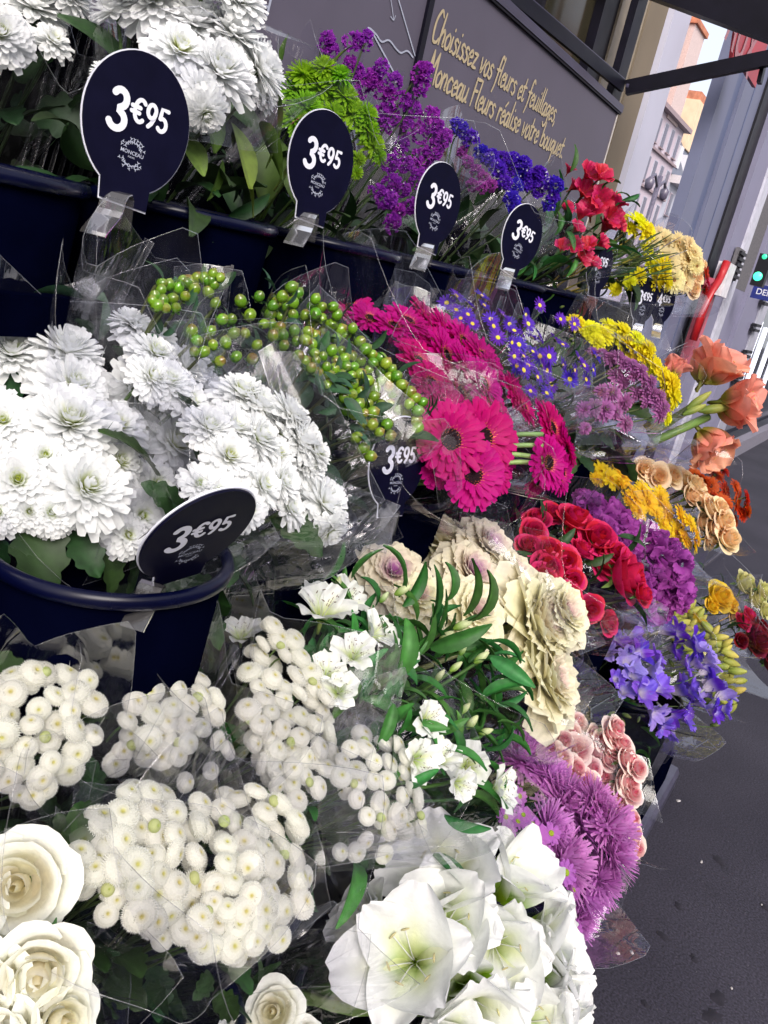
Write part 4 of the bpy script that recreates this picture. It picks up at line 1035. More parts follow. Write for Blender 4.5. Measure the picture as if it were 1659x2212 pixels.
def leaf_mesh(seed, cA, cB, W=.26, b0=25, b1=-35, cup=.35, lobes=0, prof=None):
    rg = np.random.default_rng(seed)
    if lobes: pr = lambda t: (prof or point_p)(t)*(0.72+.42*abs(math.sin(t*math.pi*lobes)))
    else: pr = prof or point_p
    v, f, t, s = petal(1.0, W, pr, math.radians(b0), math.radians(b1), cup, 16 if lobes else 8, 5 if lobes else 5, .02, 2, rg.random()*6, .3*rg.normal())
    g = np.exp(-(s/.14)**2)[:, None]*.35
    col = lerpc(cB, cA, t)*(1-g)+np.asarray(cA)*1.5*g
    mb = MB(); mb.add(v, f, col); return mb.mesh('leaf', M_LEAF)

WHITE, WEYE = c3(.89, .90, .90), c3(.52, .62, .08)
P = {}
P['mum'] = [mum_proto(s, WHITE, c3(.80, .83, .66), WEYE, n_, w_, fl_, inc, True, lo_) for s, n_, w_, fl_, inc, lo_ in ((1, 150, .29, 0, .5, -8), (2, 125, .30, .1, .3, -24), (3, 140, .27, 0, .7, -2), (4, 100, .33, .35, .3, -10), (5, 165, .27, -.25, .6, -18), (6, 95, .31, .5, .15, 2))]
P['pom'] = [pom_proto(s, c3(.86, .86, .82), c3(.60, .54, .14), (.20, .18, .12), ob, 300, q_) for s, ob, q_ in ((1, .62, .12), (2, .70, .13), (3, .52, .14), (4, .60, .11), (5, .66, .14), (6, .56, .12))]
P['pombud'] = [pom_proto(9, c3(.60, .66, .34), c3(.40, .50, .10), None, .85, 200, .08)]
P['kermit'] = [mum_proto(s, c3(.24, .48, .02), c3(.17, .36, .01), c3(.20, .36, .03), 130, .19, 0, .95, True, -32) for s in (31, 32)]
P['mauvepom'] = [mum_proto(s, c3(.50, .19, .44), c3(.34, .09, .28), c3(.20, .32, .03), 95, .24, 0, .9, True, -30) for s in (21, 22)]
P['gerbera'] = [daisy_proto(s, [(26, 1.0, .24, 6, -10), (24, .92, .22, 16, -8), (22, .70, .14, 34, -10)], c3(.56, .003, .225), c3(.48, .005, .18), c3(.012, .003, .006), c3(.80, .22, .07), .33) for s in (1, 2, 3)]
P['cgerbera'] = [daisy_proto(s, [(30, 1.0, .20, 8, -14), (28, .86, .18, 20, -10), (24, .66, .14, 36, -10), (22, .46, .10, 52, -8)], c3(.84, .74, .42), c3(.80, .68, .30), c3(.20, .10, .03), c3(.75, .50, .22), .20) for s in (1, 2)]
P['rgerbera'] = [daisy_proto(s, [(26, 1.0, .24, 6, -20), (24, .84, .2, 22, -8), (20, .55, .12, 40, -10)], c3(.62, .075, .012), c3(.55, .05, .01), c3(.08, .02, .01), c3(.5, .12, .02), .22) for s in (1, 2)]
P['red'] = [daisy_proto(5, [(26, 1.0, .24, 6, -20), (24, .84, .2, 22, -8)], c3(.50, .012, .012), c3(.4, .01, .01), c3(.05, .01, .01), None, .2)]
P['ymum'] = [mum_proto(s, c3(.86, .80, .03), c3(.80, .72, .02), c3(.70, .55, .02), 90, .30, .2, .4) for s in (11, 12)]
P['daisyy'] = [daisy_proto(s, [(20, 1.0, .26, 8, -16), (18, .82, .24, 22, -10), (14, .5, .14, 42, -8)], c3(.86, .62, .025), c3(.78, .46, .015), c3(.30, .13, .01), c3(.5, .24, .01), .22) for s in (1, 2)]
P['aster'] = [daisy_proto(s, [(18, 1.0, .17, 14, -14), (14, .85, .15, 26, -10)], c3(.13, .035, .56), c3(.16, .06, .5), c3(.70, .55, .06), None, .25, 0, 1, .16, 40) for s in (1, 2)]
P['daisym'] = [daisy_proto(s, [(11, 1.0, .40, 6, -14), (9, .86, .34, 16, -8)], c3(.50, .16, .56), c3(.55, .22, .56), c3(.20, .26, .02), None, .26, 0, 1, .16, 50) for s in (1, 2)]
P['spider'] = [spider_proto(s, c3(.68, .30, .66), c3(.58, .20, .58), c3(.50, .14, .48)) for s in (1, 2, 3)]
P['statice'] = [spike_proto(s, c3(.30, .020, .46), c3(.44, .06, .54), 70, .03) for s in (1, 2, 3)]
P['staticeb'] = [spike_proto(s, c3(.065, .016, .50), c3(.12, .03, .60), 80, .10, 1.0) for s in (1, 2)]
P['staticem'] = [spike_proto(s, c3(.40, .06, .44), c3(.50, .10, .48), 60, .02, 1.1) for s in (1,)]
P['crest'] = [crest_proto(s, c3(.46, .09, .44), c3(.34, .05, .34)) for s in (1, 2)]
P['crose'] = [rose_proto(s, c3(.82, .76, .52), c3(.83, .81, .66), c3(.85, .86, .80), 1.0) for s in (1, 2)]
P['rrose'] = [rose_proto(s, c3(.46, .004, .045), c3(.58, .009, .075), c3(.68, .03, .12), .7, sep=True, nlay=(3, 4, 4, 5, 5)) for s in (1, 2)]
P['prose'] = [rose_proto(s, c3(.76, .16, .25), c3(.80, .42, .44), c3(.85, .74, .66), .9, sep=True, nlay=(3, 3, 4, 4, 4)) for s in (1, 2)]
P['peach'] = [rose_proto(s, c3(.84, .52, .22), c3(.84, .60, .32), c3(.86, .70, .46), 1.0, sep=True, nlay=(3, 3, 4, 4, 4)) for s in (1, 2)]
P['yrose'] = [rose_proto(5, c3(.80, .48, .02), c3(.80, .52, .03), c3(.82, .58, .06), 1.0, sep=True, nlay=(3, 3, 4, 4, 4))]
P['lrose'] = [rose_proto(6, c3(.55, .55, .12), c3(.62, .60, .20), c3(.68, .66, .34), 1.0, sep=True, nlay=(3, 3, 4, 4, 4))]
P['drose'] = [rose_proto(7, c3(.10, .002, .008), c3(.13, .003, .012), c3(.18, .006, .02), .8, sep=True, nlay=(3, 4, 4, 5, 5))]
lily_p = lambda t: max(0.03, math.sin(math.pi*(.05+.92*t**.92))**.55)
P['hip'] = [funnel_proto(s, c3(.30, .48, .02), c3(.86, .87, .85), c3(.85, .85, .86), 6, 1.38, 1.14, 76, 12, .032, 6, (.60, .55, .30), c3(.74, .80, .42), lily_p, cup=.34, th0=.18, th1=.50, stl=.7, wild=2.8) for s in (1, 2, 3, 4)]
P['ohip'] = [funnel_proto(s, c3(.26, .24, .03), c3(.84, .33, .23), c3(.86, .38, .28), 6, 1.4, 1.35, 72, 30, .06, 5, (.6, .4, .1), c3(.70, .24, .12), lily_p, cup=.3, th0=.08, th1=.36, wild=2) for s in (1, 2)]
P['alstro'] = [funnel_proto(s, c3(.42, .55, .14), c3(.84, .85, .82), c3(.82, .84, .78), 6, 1.25, .90, 66, 12, .05, 5, (.13, .08, .03), c3(.66, .74, .36), fan_p, (.12, .03, .03), .25) for s in (1, 2, 3)]
P['ralstro'] = [funnel_proto(s, c3(.50, .05, .06), c3(.50, .012, .07), c3(.62, .05, .13), 6, 1.25, .92, 70, 22, .05, 4, (.1, .03, .03), None, fan_p, None, .25) for s in (1, 2)]
P['freesia'] = [funnel_proto(s, c3(.58, .52, .62), a, b, 6, 1.25, .74, 70, 8, .04, 0, (0, 0, 0), None, round_p, None, .28, True, th0=.15, th1=.6) for s, a, b in ((1, c3(.20, .09, .66), c3(.26, .14, .72)), (2, c3(.11, .025, .50), c3(.15, .05, .58)), (3, c3(.36, .27, .74), c3(.40, .30, .78)))]
P['cabbage'] = [cabbage_proto(s, c3(.60, .42, .40), c3(.78, .74, .50), c3(.80, .76, .54), c3(.83, .80, .64)) for s in (1, 2)]
P['cabbagep'] = [cabbage_proto(s, c3(.42, .14, .36), c3(.66, .52, .46), c3(.78, .73, .56), c3(.80, .75, .60)) for s in (3,)]
P['berry'] = [berry_proto(s, a, b) for s, a, b in ((1, c3(.085, .20, .010), c3(.12, .17, .02)), (2, c3(.12, .25, .012), c3(.14, .17, .02)), (3, c3(.17, .26, .020), c3(.18, .13, .02)))]
P['abud'] = [bud_proto(s, c3(.66, .72, .42), c3(.20, .36, .05)) for s in (1, 2)]
P['gbud'] = [bud_proto(s, c3(.46, .46, .10), c3(.30, .36, .06)) for s in (1, 2)]
P['yfloret'] = [bud_proto(s, c3(.66, .56, .14), c3(.42, .44, .08)) for s in (1,)]
P['obud'] = [bud_proto(1, c3(.40, .42, .10), c3(.16, .24, .04))]
P['fbud'] = [bud_proto(1, c3(.16, .20, .05), c3(.07, .13, .03))]
LF = {'dark': [leaf_mesh(s, c3(.020, .052, .014), c3(.016, .040, .012), .30) for s in (1, 2)],
      'lobed': [leaf_mesh(s, c3(.018, .052, .012), c3(.016, .042, .011), .62, 15, -25, .2, 4) for s in (1, 2)],
      'lance': [leaf_mesh(s, c3(.036, .15, .026), c3(.030, .12, .022), w_, b0, b1, .55) for s, w_, b0, b1 in ((1, .27, 35, -30), (2, .31, 30, -5), (3, .26, 38, -60))],
      'big': [leaf_mesh(s, c3(.10, .16, .022), c3(.07, .12, .018), .52, 8, -14, .25) for s in (1, 2)],
      'ovate': [leaf_mesh(s, c3(.025, .075, .030), c3(.022, .06, .028), .46, 20, -25, .3) for s in (1, 2)],
      'needle': [leaf_mesh(1, c3(.05, .085, .015), c3(.04, .07, .015), .05, 20, 10, .2)]}

# ================================================================== BOUQUETS
def unit(px): return px/FOC
class Bq:
    """one wrapped bunch: an Empty at the foot of its stems; flowers, leaves, stems and wrap are its parts"""
    def __init__(s, name, label, group, c, dep, A, R, L=0.30, seed=1):
        s.rg = np.random.default_rng(seed); s.A = nrm(A); s.C = onD(c[0], c[1], dep); s.R = R
        s.S = s.C-s.A*R; s.B = s.C-s.A*L; s.L = L; s.rad = 0.03
        s.o = empty(name, s.B, label, 'bouquet', group); s.fl = []
    def at(s, px, py, push=0.0):
        d = ray(px, py); oc = s.S-EYE; b = d@oc; disc = s.R**2-oc@oc+b*b
        t = b-math.sqrt(disc) if disc > 0 else b
        p = EYE+d*(t+push); return p, nrm(p-s.S)
    def flower(s, kind, px, py, size, push=0.0, axis=None, mix=0.45, jit=0.16, spin=None, squash=1.0, cam=0.0, name=None, label=None, stem=True, stemc=(.05, .11, .025)):
        p, n = s.at(px, py, push)
        z = nrm(n*(1-mix)+s.A*mix+s.rg.normal(0, jit, 3)-nrm(p-EYE)*cam) if axis is None else nrm(axis)
        r = size/2*unit(1)*depth(p)
        pr = P[kind][int(s.rg.integers(len(P[kind])))]
        sp = s.rg.random()*6.283 if spin is None else spin
        M = frame_z(z, sp)
        o = link(name or pr[0][0], pr[0][1], s.o, M, p-s.B, (r, r, r*squash))
        if label: o['label'] = label
        for nm, me in pr[1:]:
            link(nm, me, o)
        s.fl.append((p, z, r)); s.rad = max(s.rad, np.linalg.norm((p-s.C)-s.A*((p-s.C)@s.A))+r*.8)
        return o
    def stems(s, n=8, rad=.0022, col=(.05, .10, .025), rbase=.012):
        idx = s.rg.permutation(len(s.fl))[:n]
        for i in idx:
            p, z, r = s.fl[i]
            e = s.B+np.append(s.rg.normal(0, rbase, 2), 0)
            P_ = catmull([p-z*r*.25, p-z*r*1.0-s.A*.02, (p+e)/2-s.A*.01, e], 3)-s.B
            mb = MB(); tube(mb, P_, rad, c3(*col)*(1+s.rg.normal(0, .15)), 5); link('stem', mb.mesh('stem', M_STEM), s.o)
    def leaf(s, kind, px, py, size, dirp=None, push=0.01, lift=.3, label=None):
        """a leaf whose foot is at the pixel; dirp = image direction of its tip"""
        p, n = s.at(px, py, push); r = size*unit(1)*depth(p)
        if dirp is None:
            a = s.rg.random()*6.283; dirp = (math.cos(a), math.sin(a))
        d = RT*dirp[0]-UP*dirp[1]; d = nrm(d+n*lift*s.rg.uniform(.3, 1.2))
        zz = nrm(n-d*(n@d)+s.rg.normal(0, .25, 3)); zz = nrm(zz-d*(zz@d)); y = np.cross(zz, d)
        me = LF[kind][int(s.rg.integers(len(LF[kind])))]
        o = link('leaf', me, s.o, np.stack([d, y, zz], 1), p-s.B, r)
        if label: o['label'] = label
        return o
    def under(s, kind, n, size, spread=1.0, down=(.02, .10)):
        """foliage below the flower heads"""
        for i in range(n):
            a = s.rg.random()*6.283; F_ = frame_z(s.A); rr = s.rad*spread*math.sqrt(s.rg.random())
            h = s.rg.uniform(*down); k = 1-h/s.L*.7
            p = s.C-s.A*(h+ (rr/s.rad)**2*s.rad**2/(2*s.R)) + (F_[:, 0]*math.cos(a)+F_[:, 1]*math.sin(a))*rr*k
            d = nrm((F_[:, 0]*math.cos(a)+F_[:, 1]*math.sin(a))*s.rg.uniform(.5, 1.2)+s.A*s.rg.uniform(-.1, .9)+s.rg.normal(0, .3, 3))
            zz = nrm(s.A+s.rg.normal(0, .5, 3)); zz = nrm(zz-d*(zz@d)); y = np.cross(zz, d)
            me = LF[kind][int(s.rg.integers(len(LF[kind])))]
            link('leaf', me, s.o, np.stack([d, y, zz], 1), p-s.B, size*s.rg.uniform(.7, 1.3))
    def wrap(s, ext=.03, flare=1.08, mat=None, peaks=4, amp=.035, n=40, m=9, low=.25, ph=None, crease=.005, edge=True):
        """cellophane cone round the bunch: narrow at the stems, square-cut wavy mouth"""
        F_ = frame_z(s.A); ph = s.rg.random()*6.28 if ph is None else ph
        Rt = s.rad*flare; V = np.zeros((m, n, 3)); wob = s.rg.normal(0, 1, (4,)); hz = s.L+ext
        for i in range(m):
            t = low+(1-low)*i/(m-1)
            for j in range(n):
                a = 2*math.pi*j/n
                u_ = ((a-ph)*peaks/(2*math.pi)) % 1.0; sq = abs(2*u_-1)**1.15
                hh = s.L*t if i < m-1 else 0
                top = s.L+ext-amp+amp*2*sq+amp*.35*math.sin(a+wob[0])
                h = top*t
                r = (.018+(Rt-.018)*min(1, (t*1.04))**.9)
                r *= 1+crease*math.sin(11*a+wob[1]*3+2*t)*t+crease*1.2*math.sin(5*a+wob[2]*3-3*t)*t+.05*math.sin(2*a+wob[3])*t
                r *= 1+.10*sq*max(0, t-.7)/.3
                V[i, j] = s.B-s.B+s.A*h+(F_[:, 0]*math.cos(a)+F_[:, 1]*math.sin(a))*r
        mb = MB(); mb.add(V.reshape(-1, 3), grid_faces(m, n, True))
        w_ = link('wrap', mb.mesh('wrap', mat or M_FILM), s.o)
        cm = MB(); dd = depth(s.C); hw = max(.0007, .00085*dd)  # glossy fold strips added round the wrap to catch white glints
        for _ in range(9):
            j = int(s.rg.integers(n)); i0 = int(s.rg.integers(2, m-3)); i1 = min(m-1, i0+int(s.rg.integers(2, 4)))
            pts = catmull(V[i0:i1+1, j], 3); tg = nrm(pts[-1]-pts[0]); ax_ = s.A*((pts.mean(0))@s.A); rd = nrm(pts.mean(0)-ax_); sd = np.cross(tg, rd); a = s.rg.uniform(-1.1, 1.1)
            sd = sd*math.cos(a)+rd*math.sin(a); k_ = np.sin(np.linspace(.15, math.pi-.15, len(pts)))[:, None]*hw
            pts = pts+rd*.0012+sd*(np.linspace(0, s.rg.normal(0, .006), len(pts))[:, None])
            cm.add(np.vstack([pts-sd*k_, pts+sd*k_]), grid_faces(2, len(pts)))
        o = link('glint_crease', cm.mesh('glint_crease', M_GLINT), w_); o['kind'] = 'stuff'
        if edge:
            top = np.vstack([V[-1], V[-1][:1]]); mb = MB()
            out = nrm(s.A)*.0005; side = (top-s.A*(s.L+ext)); side /= np.linalg.norm(side, axis=1)[:, None]
            mb.add(np.vstack([top+out, top-out*1.2, top+side*.0005]), grid_faces(3, len(top))); link('wrap_edge', mb.mesh('wrap_edge', M_EDGE), w_)
            k = int(s.rg.integers(n)); sm = V[:, k]; out = nrm(s.A)*0; d2 = nrm(np.cross(sm[-1]-sm[0], s.A+.01))
            mb = MB(); mb.add(np.vstack([sm*1.006-d2*.0006, sm*1.006+d2*.0006]), grid_faces(2, len(sm))); link('wrap_seam', mb.mesh('wrap_seam', M_EDGE), w_)
        return w_
    def sheet(s, pts, push=-.02, mat=None, n=8, bulge=.012, name='wrap_sheet'):
        """a loose flap of cellophane spanning four corners given in the photograph"""
        q = [s.at(px, py, (pp if pp is not None else push))[0] for px, py, pp in pts]
        V = []; rg = s.rg; nn = nrm(np.cross(q[1]-q[0], q[3]-q[0])); w1, w2 = rg.random(2)*6
        for i in range(n):
            for j in range(n):
                u, v = i/(n-1), j/(n-1)
                p = q[0]*(1-u)*(1-v)+q[1]*u*(1-v)+q[2]*u*v+q[3]*(1-u)*v
                p = p+nn*bulge*(math.sin(math.pi*u)*math.sin(math.pi*v)+.35*math.sin(9*u+w1)*.5+.35*math.sin(7*v+w2+4*u)*.5)
                V.append(p-s.B)
        mb = MB(); mb.add(V, grid_faces(n, n)); o = link(name, mb.mesh(name, mat or M_FILM), s.o)
        V = np.array(V).reshape(n, n, 3); mb = MB()
        for line, nb in ((V[0], V[1]), (V[-1], V[-2]), (V[:, 0], V[:, 1]), (V[:, -1], V[:, -2])):
            ins = (nb-line); ins = ins/np.maximum(np.linalg.norm(ins, axis=1), 1e-9)[:, None]*.0007
            mb.add(np.vstack([line+nn*.0004, line+ins+nn*.0004]), grid_faces(2, n))
        link('wrap_edge', mb.mesh('wrap_edge', M_EDGE), o)
        return o

def inside(poly, x, y):
    c = False; n = len(poly)
    for i in range(n):
        x1, y1 = poly[i]; x2, y2 = poly[(i+1) % n]
        if (y1 > y) != (y2 > y) and x < (x2-x1)*(y-y1)/(y2-y1)+x1: c = not c
    return c
def scatter(poly, dmin, seed, tries=2600, limit=400):
    rg = np.random.default_rng(seed); P_ = np.array(poly, float); lo, hi = P_.min(0), P_.max(0); out = []
    for _ in range(tries):
        q = lo+(hi-lo)*rg.random(2)
        if not inside(poly, *q): continue
        if all((q[0]-a)**2+(q[1]-b)**2 > dmin*dmin for a, b in out): out.append((q[0], q[1]))
        if len(out) >= limit: break
    return out

# ------------------------------------------------------------------ top row
GT, GM, GLW, GB = 'wrapped bunches in the top row', 'wrapped bunches in the middle row', 'wrapped bunches in the third row', 'wrapped bunches in the bottom row'
b = Bq('chrysanthemum_bouquet', 'white chrysanthemum bunch cut off by the top left corner', GT, (60, 30), 1.12, (-.1, -.45, .9), .13, .34, 21)
for q in [(72, 22, 150), (0, 80, 140), (120, -70, 160), (20, -80, 150), (-60, 10, 140), (112, 92, 90), (150, 0, 110)]: b.flower('mum', *q, cam=.25)
b.stems(7, .0028, (.03, .06, .02)); b.under('lobed', 26, .08, 1.0, (.05, .26)); b.wrap(.0, 1.0, M_FILM2)
for i in range(9):
    x = 40+i*22; b.sheet([(x+90, 40+6*i, .02), (x+98, 42+6*i, .02), (x-2, 400, .05), (x-12, 400, .05)], 0, M_FILM2, 4, .004)
b = Bq('chrysanthemum_bouquet', 'white chrysanthemum bunch behind the largest price tag at the top', GT, (440, 110), 1.18, (.0, -.35, .93), .16, .34, 22)
for q in [(330, 10, 170), (420, 60, 180), (500, 80, 160), (552, 150, 150), (470, 165, 170), (385, 120, 160), (548, 200, 100), (250, 30, 120), (300, -60, 170), (450, -40, 170), (235, 165, 90), (330, 190, 130), (520, 10, 120), (430, 205, 120), (570, 205, 70)]: b.flower('mum', *q, mix=.25, cam=.15)
b.flower('mum', 440, 238, 105, -.02, axis=nrm(RT*.4-UP*.75-FW*.4), label='drooping white bloom seen from the side')
b.stems(12, .0028, (.05, .10, .02)); b.under('dark', 40, .10, 1.0, (.05, .28))
for q in [(500, 300, 190, (.25, 1)), (600, 240, 200, (-.2, 1)), (450, 250, 150, (.1, 1)), (400, 330, 120, (.5, 1)), (640, 330, 160, (-.4, 1)), (530, 420, 110, (.1, .6)), (560, 300, 170, (.3, .9)), (480, 380, 120, (-.3, .8))]: b.leaf('big', q[0], q[1]-35, q[2]*.8, q[3], .06, .1)
b.wrap(.02, .95); b.sheet([(375, 105, -.05), (592, 215, -.04), (600, 330, -.02), (370, 300, -.03)], 0, M_FILM, 8, .015)
b.sheet([(430, 0, -.0), (720, 120, -.0), (690, 160, .0), (560, 60, .0)], 0, M_FILM2, 8, .012)
b = Bq('green_chrysanthemum_bouquet', 'bright green button chrysanthemum bunch behind the second tag', GT, (720, 240), 1.50, (.1, -.4, .9), .13, .34, 23)
for q in [(742, 212, 78), (762, 250, 84), (790, 282, 76), (805, 316, 66), (818, 338, 44), (790, 250, 66), (772, 345, 44), (770, 372, 34), (655, 165, 80), (700, 150, 66), (735, 165, 60), (640, 200, 80), (690, 190, 96), (660, 235, 90), (720, 245, 60), (640, 260, 70)]: b.flower('kermit', *q, mix=.3, cam=.1, squash=1.1)
b.stems(12, .0022, (.07, .13, .02)); b.under('dark', 34, .09, 1.0, (.03, .28)); b.wrap(.03, 1.0)
for q in [(610, 130, 60, (.2, -1)), (600, 300, 150, (-.2, 1)), (640, 330, 130, (.1, 1)), (720, 140, 60, (.6, -.6))]: b.leaf('big', *q[:3], q[3], .03, .1)
b = Bq('statice_bouquet', 'tall purple statice bunch in front of the drawing board', GT, (830, 290), 1.80, (.12, -.35, .93), .2, .36, 24)
stl = [(698, 92), (722, 112), (745, 140), (770, 85), (792, 78), (775, 150), (800, 170), (760, 165), (830, 150), (850, 180), (815, 200), (840, 215), (870, 215), (905, 165), (915, 190), (918, 150), (895, 235), (920, 245), (850, 260), (830, 240), (935, 275), (955, 300), (900, 290), (870, 320), (905, 340), (880, 360), (930, 330), (850, 390), (870, 410), (835, 430), (860, 460), (890, 450), (900, 390), (840, 350), (945, 320), (815, 260), (880, 270), (790, 190), (825, 415), (845, 480)]
for x, y in stl: b.flower('statice', x+b.rg.normal(0, 5), y+b.rg.normal(0, 5), b.rg.uniform(36, 52), mix=.5, jit=.3)
b.stems(16, .0022, (.05, .08, .03)); b.under('dark', 50, .10, .95, (.08, .3)); b.wrap(.05, 1.12, M_FILM, 4, .05)
for i in range(6):
    x = 690+i*42; b.sheet([(x, 60+i*22, .0), (x+16, 66+i*22, .0), (x-8, 150+i*24, .0), (x-22, 145+i*24, .0)], 0, M_FILM, 5, .008)
b = Bq('statice_bouquet', 'violet blue statice bunch with white specks below the gold lettering', GT, (1110, 380), 2.18, (.12, -.45, .9), .2, .36, 25)
for x, y in [(1000, 285), (1015, 300), (990, 275), (1062, 340), (1085, 345), (1110, 345), (1130, 355), (1075, 365), (1100, 370), (1125, 380), (1150, 385), (1090, 395), (1115, 400), (1060, 350), (1165, 375), (1180, 395), (1200, 400), (1195, 425), (1160, 410), (1105, 430), (1112, 450), (1040, 330), (1185, 440), (1140, 400)]: b.flower('staticeb', x, y, b.rg.uniform(38, 52), mix=.4, jit=.3)
for x, y in [(1010, 350), (1030, 370), (1045, 385), (1000, 330), (1020, 400), (1040, 405), (1060, 400)]: b.flower('staticem', x, y, 36, mix=.4, jit=.3, name='flower_spike')
b.stems(12, .0022, (.05, .08, .03)); b.under('dark', 50, .10, .95, (.06, .3)); b.wrap(.0, 1.1, M_FILM, 4, .04)
b.sheet([(960, 480, -.02), (1070, 415, -.02), (1075, 440, -.02), (970, 505, -.02)], 0, M_FILM2, 6, .01)
b = Bq('alstroemeria_bouquet', 'crimson alstroemeria bunch between violet statice and yellow flowers', GT, (1270, 470), 2.40, (-.1, -.6, .75), .2, .34, 26)
for q in [(1262, 385, 60), (1290, 390, 58), (1225, 375, 34), (1255, 425, 62), (1290, 440, 64), (1320, 450, 60), (1275, 470, 70), (1310, 475, 62), (1250, 475, 56), (1220, 455, 36), (1235, 530, 44), (1212, 540, 42), (1265, 545, 56), (1250, 555, 50), (1290, 530, 44), (1275, 575, 40), (1240, 500, 40), (1330, 490, 40), (1300, 500, 56), (1230, 410, 40)]: b.flower('ralstro', *q, mix=.3, jit=.3, cam=.3)
for q in [(1232, 370, 60, (.1, -1)), (1330, 445, 60, (1, .0)), (1300, 410, 50, (1, -.5)), (1310, 545, 80, (1, .2)), (1300, 530, 70, (.8, .6)), (1225, 500, 50, (.2, .8)), (1245, 560, 50, (-.5, .8)), (1215, 470, 46, (-.3, .8)), (1330, 420, 40, (.9, .3)), (1345, 432, 44, (1, -.25))]: b.leaf('lance', *q[:3], q[3], -.02, .2)
b.stems(9, .003, (.05, .10, .02)); b.under('lance', 46, .10, .75, (.03, .28)); b.wrap(.0, 1.0)
b = Bq('chrysanthemum_bouquet', 'yellow chrysanthemum bunch with feathery green sprigs in the top row', GT, (1385, 560), 2.85, (.1, -.8, .55), .16, .36, 27)
for q in [(1375, 480, 56), (1360, 495, 44), (1395, 500, 50), (1430, 580, 60), (1415, 605, 56), (1405, 570, 50), (1345, 475, 34), (1380, 600, 44), (1440, 610, 40), (1360, 610, 34), (1330, 625, 30), (1395, 545, 46)]: b.flower('ymum', *q, mix=.35, cam=.2)
for i in range(60):
    x, y = 1290+b.rg.random()*110, 545+b.rg.random()*70-(i % 3)*12; b.leaf('needle', x, y, b.rg.uniform(40, 75), (1, -.35+b.rg.normal(0, .25)), -.05, .2)
b.stems(10, .003, (.25, .20, .03)); b.under('dark', 40, .10, 1.0, (.03, .28)); b.wrap(.02, 1.0)
b = Bq('gerbera_bouquet', 'cream gerbera bunch at the far end of the top row', GT, (1460, 570), 3.10, (.25, -.8, .5), .16, .34, 28)
for q in [(1440, 565, 66), (1470, 580, 68), (1435, 520, 58), (1465, 525, 52), (1490, 530, 46), (1500, 545, 44), (1455, 605, 60), (1480, 610, 50), (1410, 515, 44), (1485, 560, 56), (1425, 505, 40), (1505, 575, 40)]: b.flower('cgerbera', *q, -.02, mix=.4, cam=.9)
b.stems(6, .003, (.12, .16, .04)); b.under('dark', 24, .10, 1.0, (.05, .28)); b.wrap(.02, 1.06)
b = Bq('rose_bouquet', 'peach and scarlet bunch behind the cream gerberas', GT, (1510, 605), 3.3, (.3, -.8, .5), .14, .32, 29)
for q in [(1500, 600, 50), (1495, 625, 46), (1510, 575, 44)]: b.flower('peach', *q, cam=.3)
for q in [(1525, 590, 34), (1528, 610, 30), (1522, 625, 28)]: b.flower('red', *q, cam=.2)
b.stems(4); b.wrap(.0, 1.05)

# ------------------------------------------------------------------ middle row
b = Bq('chrysanthemum_bouquet', 'nearest white chrysanthemum bunch, large blooms at the left edge', GM, (160, 950), .88, (-.12, -.62, .77), .17, .30, 31)
for q in [(25, 775, 150), (142, 768, 160), (152, 925, 205), (150, 848, 175), (-15, 880, 110), (8, 912, 125), (250, 925, 140), (370, 965, 175), (180, 1060, 205), (38, 1040, 155), (62, 1105, 90), (330, 1052, 135), (300, 1115, 140), (272, 1155, 110), (-40, 800, 120), (-20, 990, 120), (95, 985, 110), (250, 1000, 130), (110, 1110, 110), (-5, 1110, 110), (325, 1165, 80)]: b.flower('mum', *q, mix=.35, jit=.14, cam=.35)
b.flower('mum', 284, 840, 150, .0, axis=nrm(-UP*.3+RT*.9-FW*.25), label='white bloom turned sideways')
b.stems(9, .003, (.05, .1, .025)); b.under('lobed', 16, .085, 1.05, (.02, .14))
for q in [(60, 1110, 190, (.25, 1)), (150, 1150, 120, (.5, .7)), (-10, 1140, 120, (.2, 1)), (300, 1180, 110, (-.2, 1)), (230, 1180, 110, (.1, 1))]: b.leaf('lobed', *q[:3], q[3], .02, .05)
b.wrap(.05, 1.02, M_FILM, 4, .05, ph=.6); b.sheet([(265, 520+190, .03), (245, 900, -.02), (165, 1240, -.01), (-30, 1240, -.01)], 0, M_FILM, 8, .01) if False else None
b.sheet([(313, 515, .12), (334, 524, .12), (222, 735, .02), (200, 722, .02)], 0, M_FILM2, 6, .006, 'wrap_fold')
b.sheet([(200, 600, .13), (262, 690, .10), (150, 720, .06), (-20, 660, .1)], 0, M_FILM, 6, .01)
b.sheet([(455, 1040, -.03), (430, 1180, -.02), (180, 1265, .0), (250, 1060, -.035)], 0, M_FILM, 8, .012)
b = Bq('chrysanthemum_bouquet', 'white chrysanthemum bunch spilling right beside the tipped tag', GM, (570, 980), .96, (.25, -.62, .74), .16, .30, 32)
for q in [(552, 890, 165), (520, 862, 150), (602, 945, 150), (490, 990, 130), (585, 985, 125), (468, 1068, 120), (560, 1050, 115), (642, 955, 135), (652, 1010, 120), (640, 1062, 120), (690, 1092, 145), (622, 900, 120), (448, 930, 120), (545, 955, 140), (600, 1040, 110), (500, 930, 130), (675, 980, 100), (470, 1120, 100), (530, 1100, 100), (620, 1100, 100), (430, 1050, 100)]: b.flower('mum', *q, mix=.35, jit=.14, cam=.3)
b.flower('mum', 708, 1140, 105, -.01, axis=nrm(-UP*.75+RT*.5-FW*.3), label='lowest white bloom hanging over the wrap')
b.stems(9, .003, (.05, .1, .025)); b.under('lobed', 14, .08, 1.0, (.02, .14)); b.wrap(.035, 1.15, M_FILM, 4, .05, ph=2.2)
b.sheet([(640, 690, .06), (870, 1160, -.02), (700, 1250, -.0), (560, 760, .05)], 0, M_FILM, 9, .02)
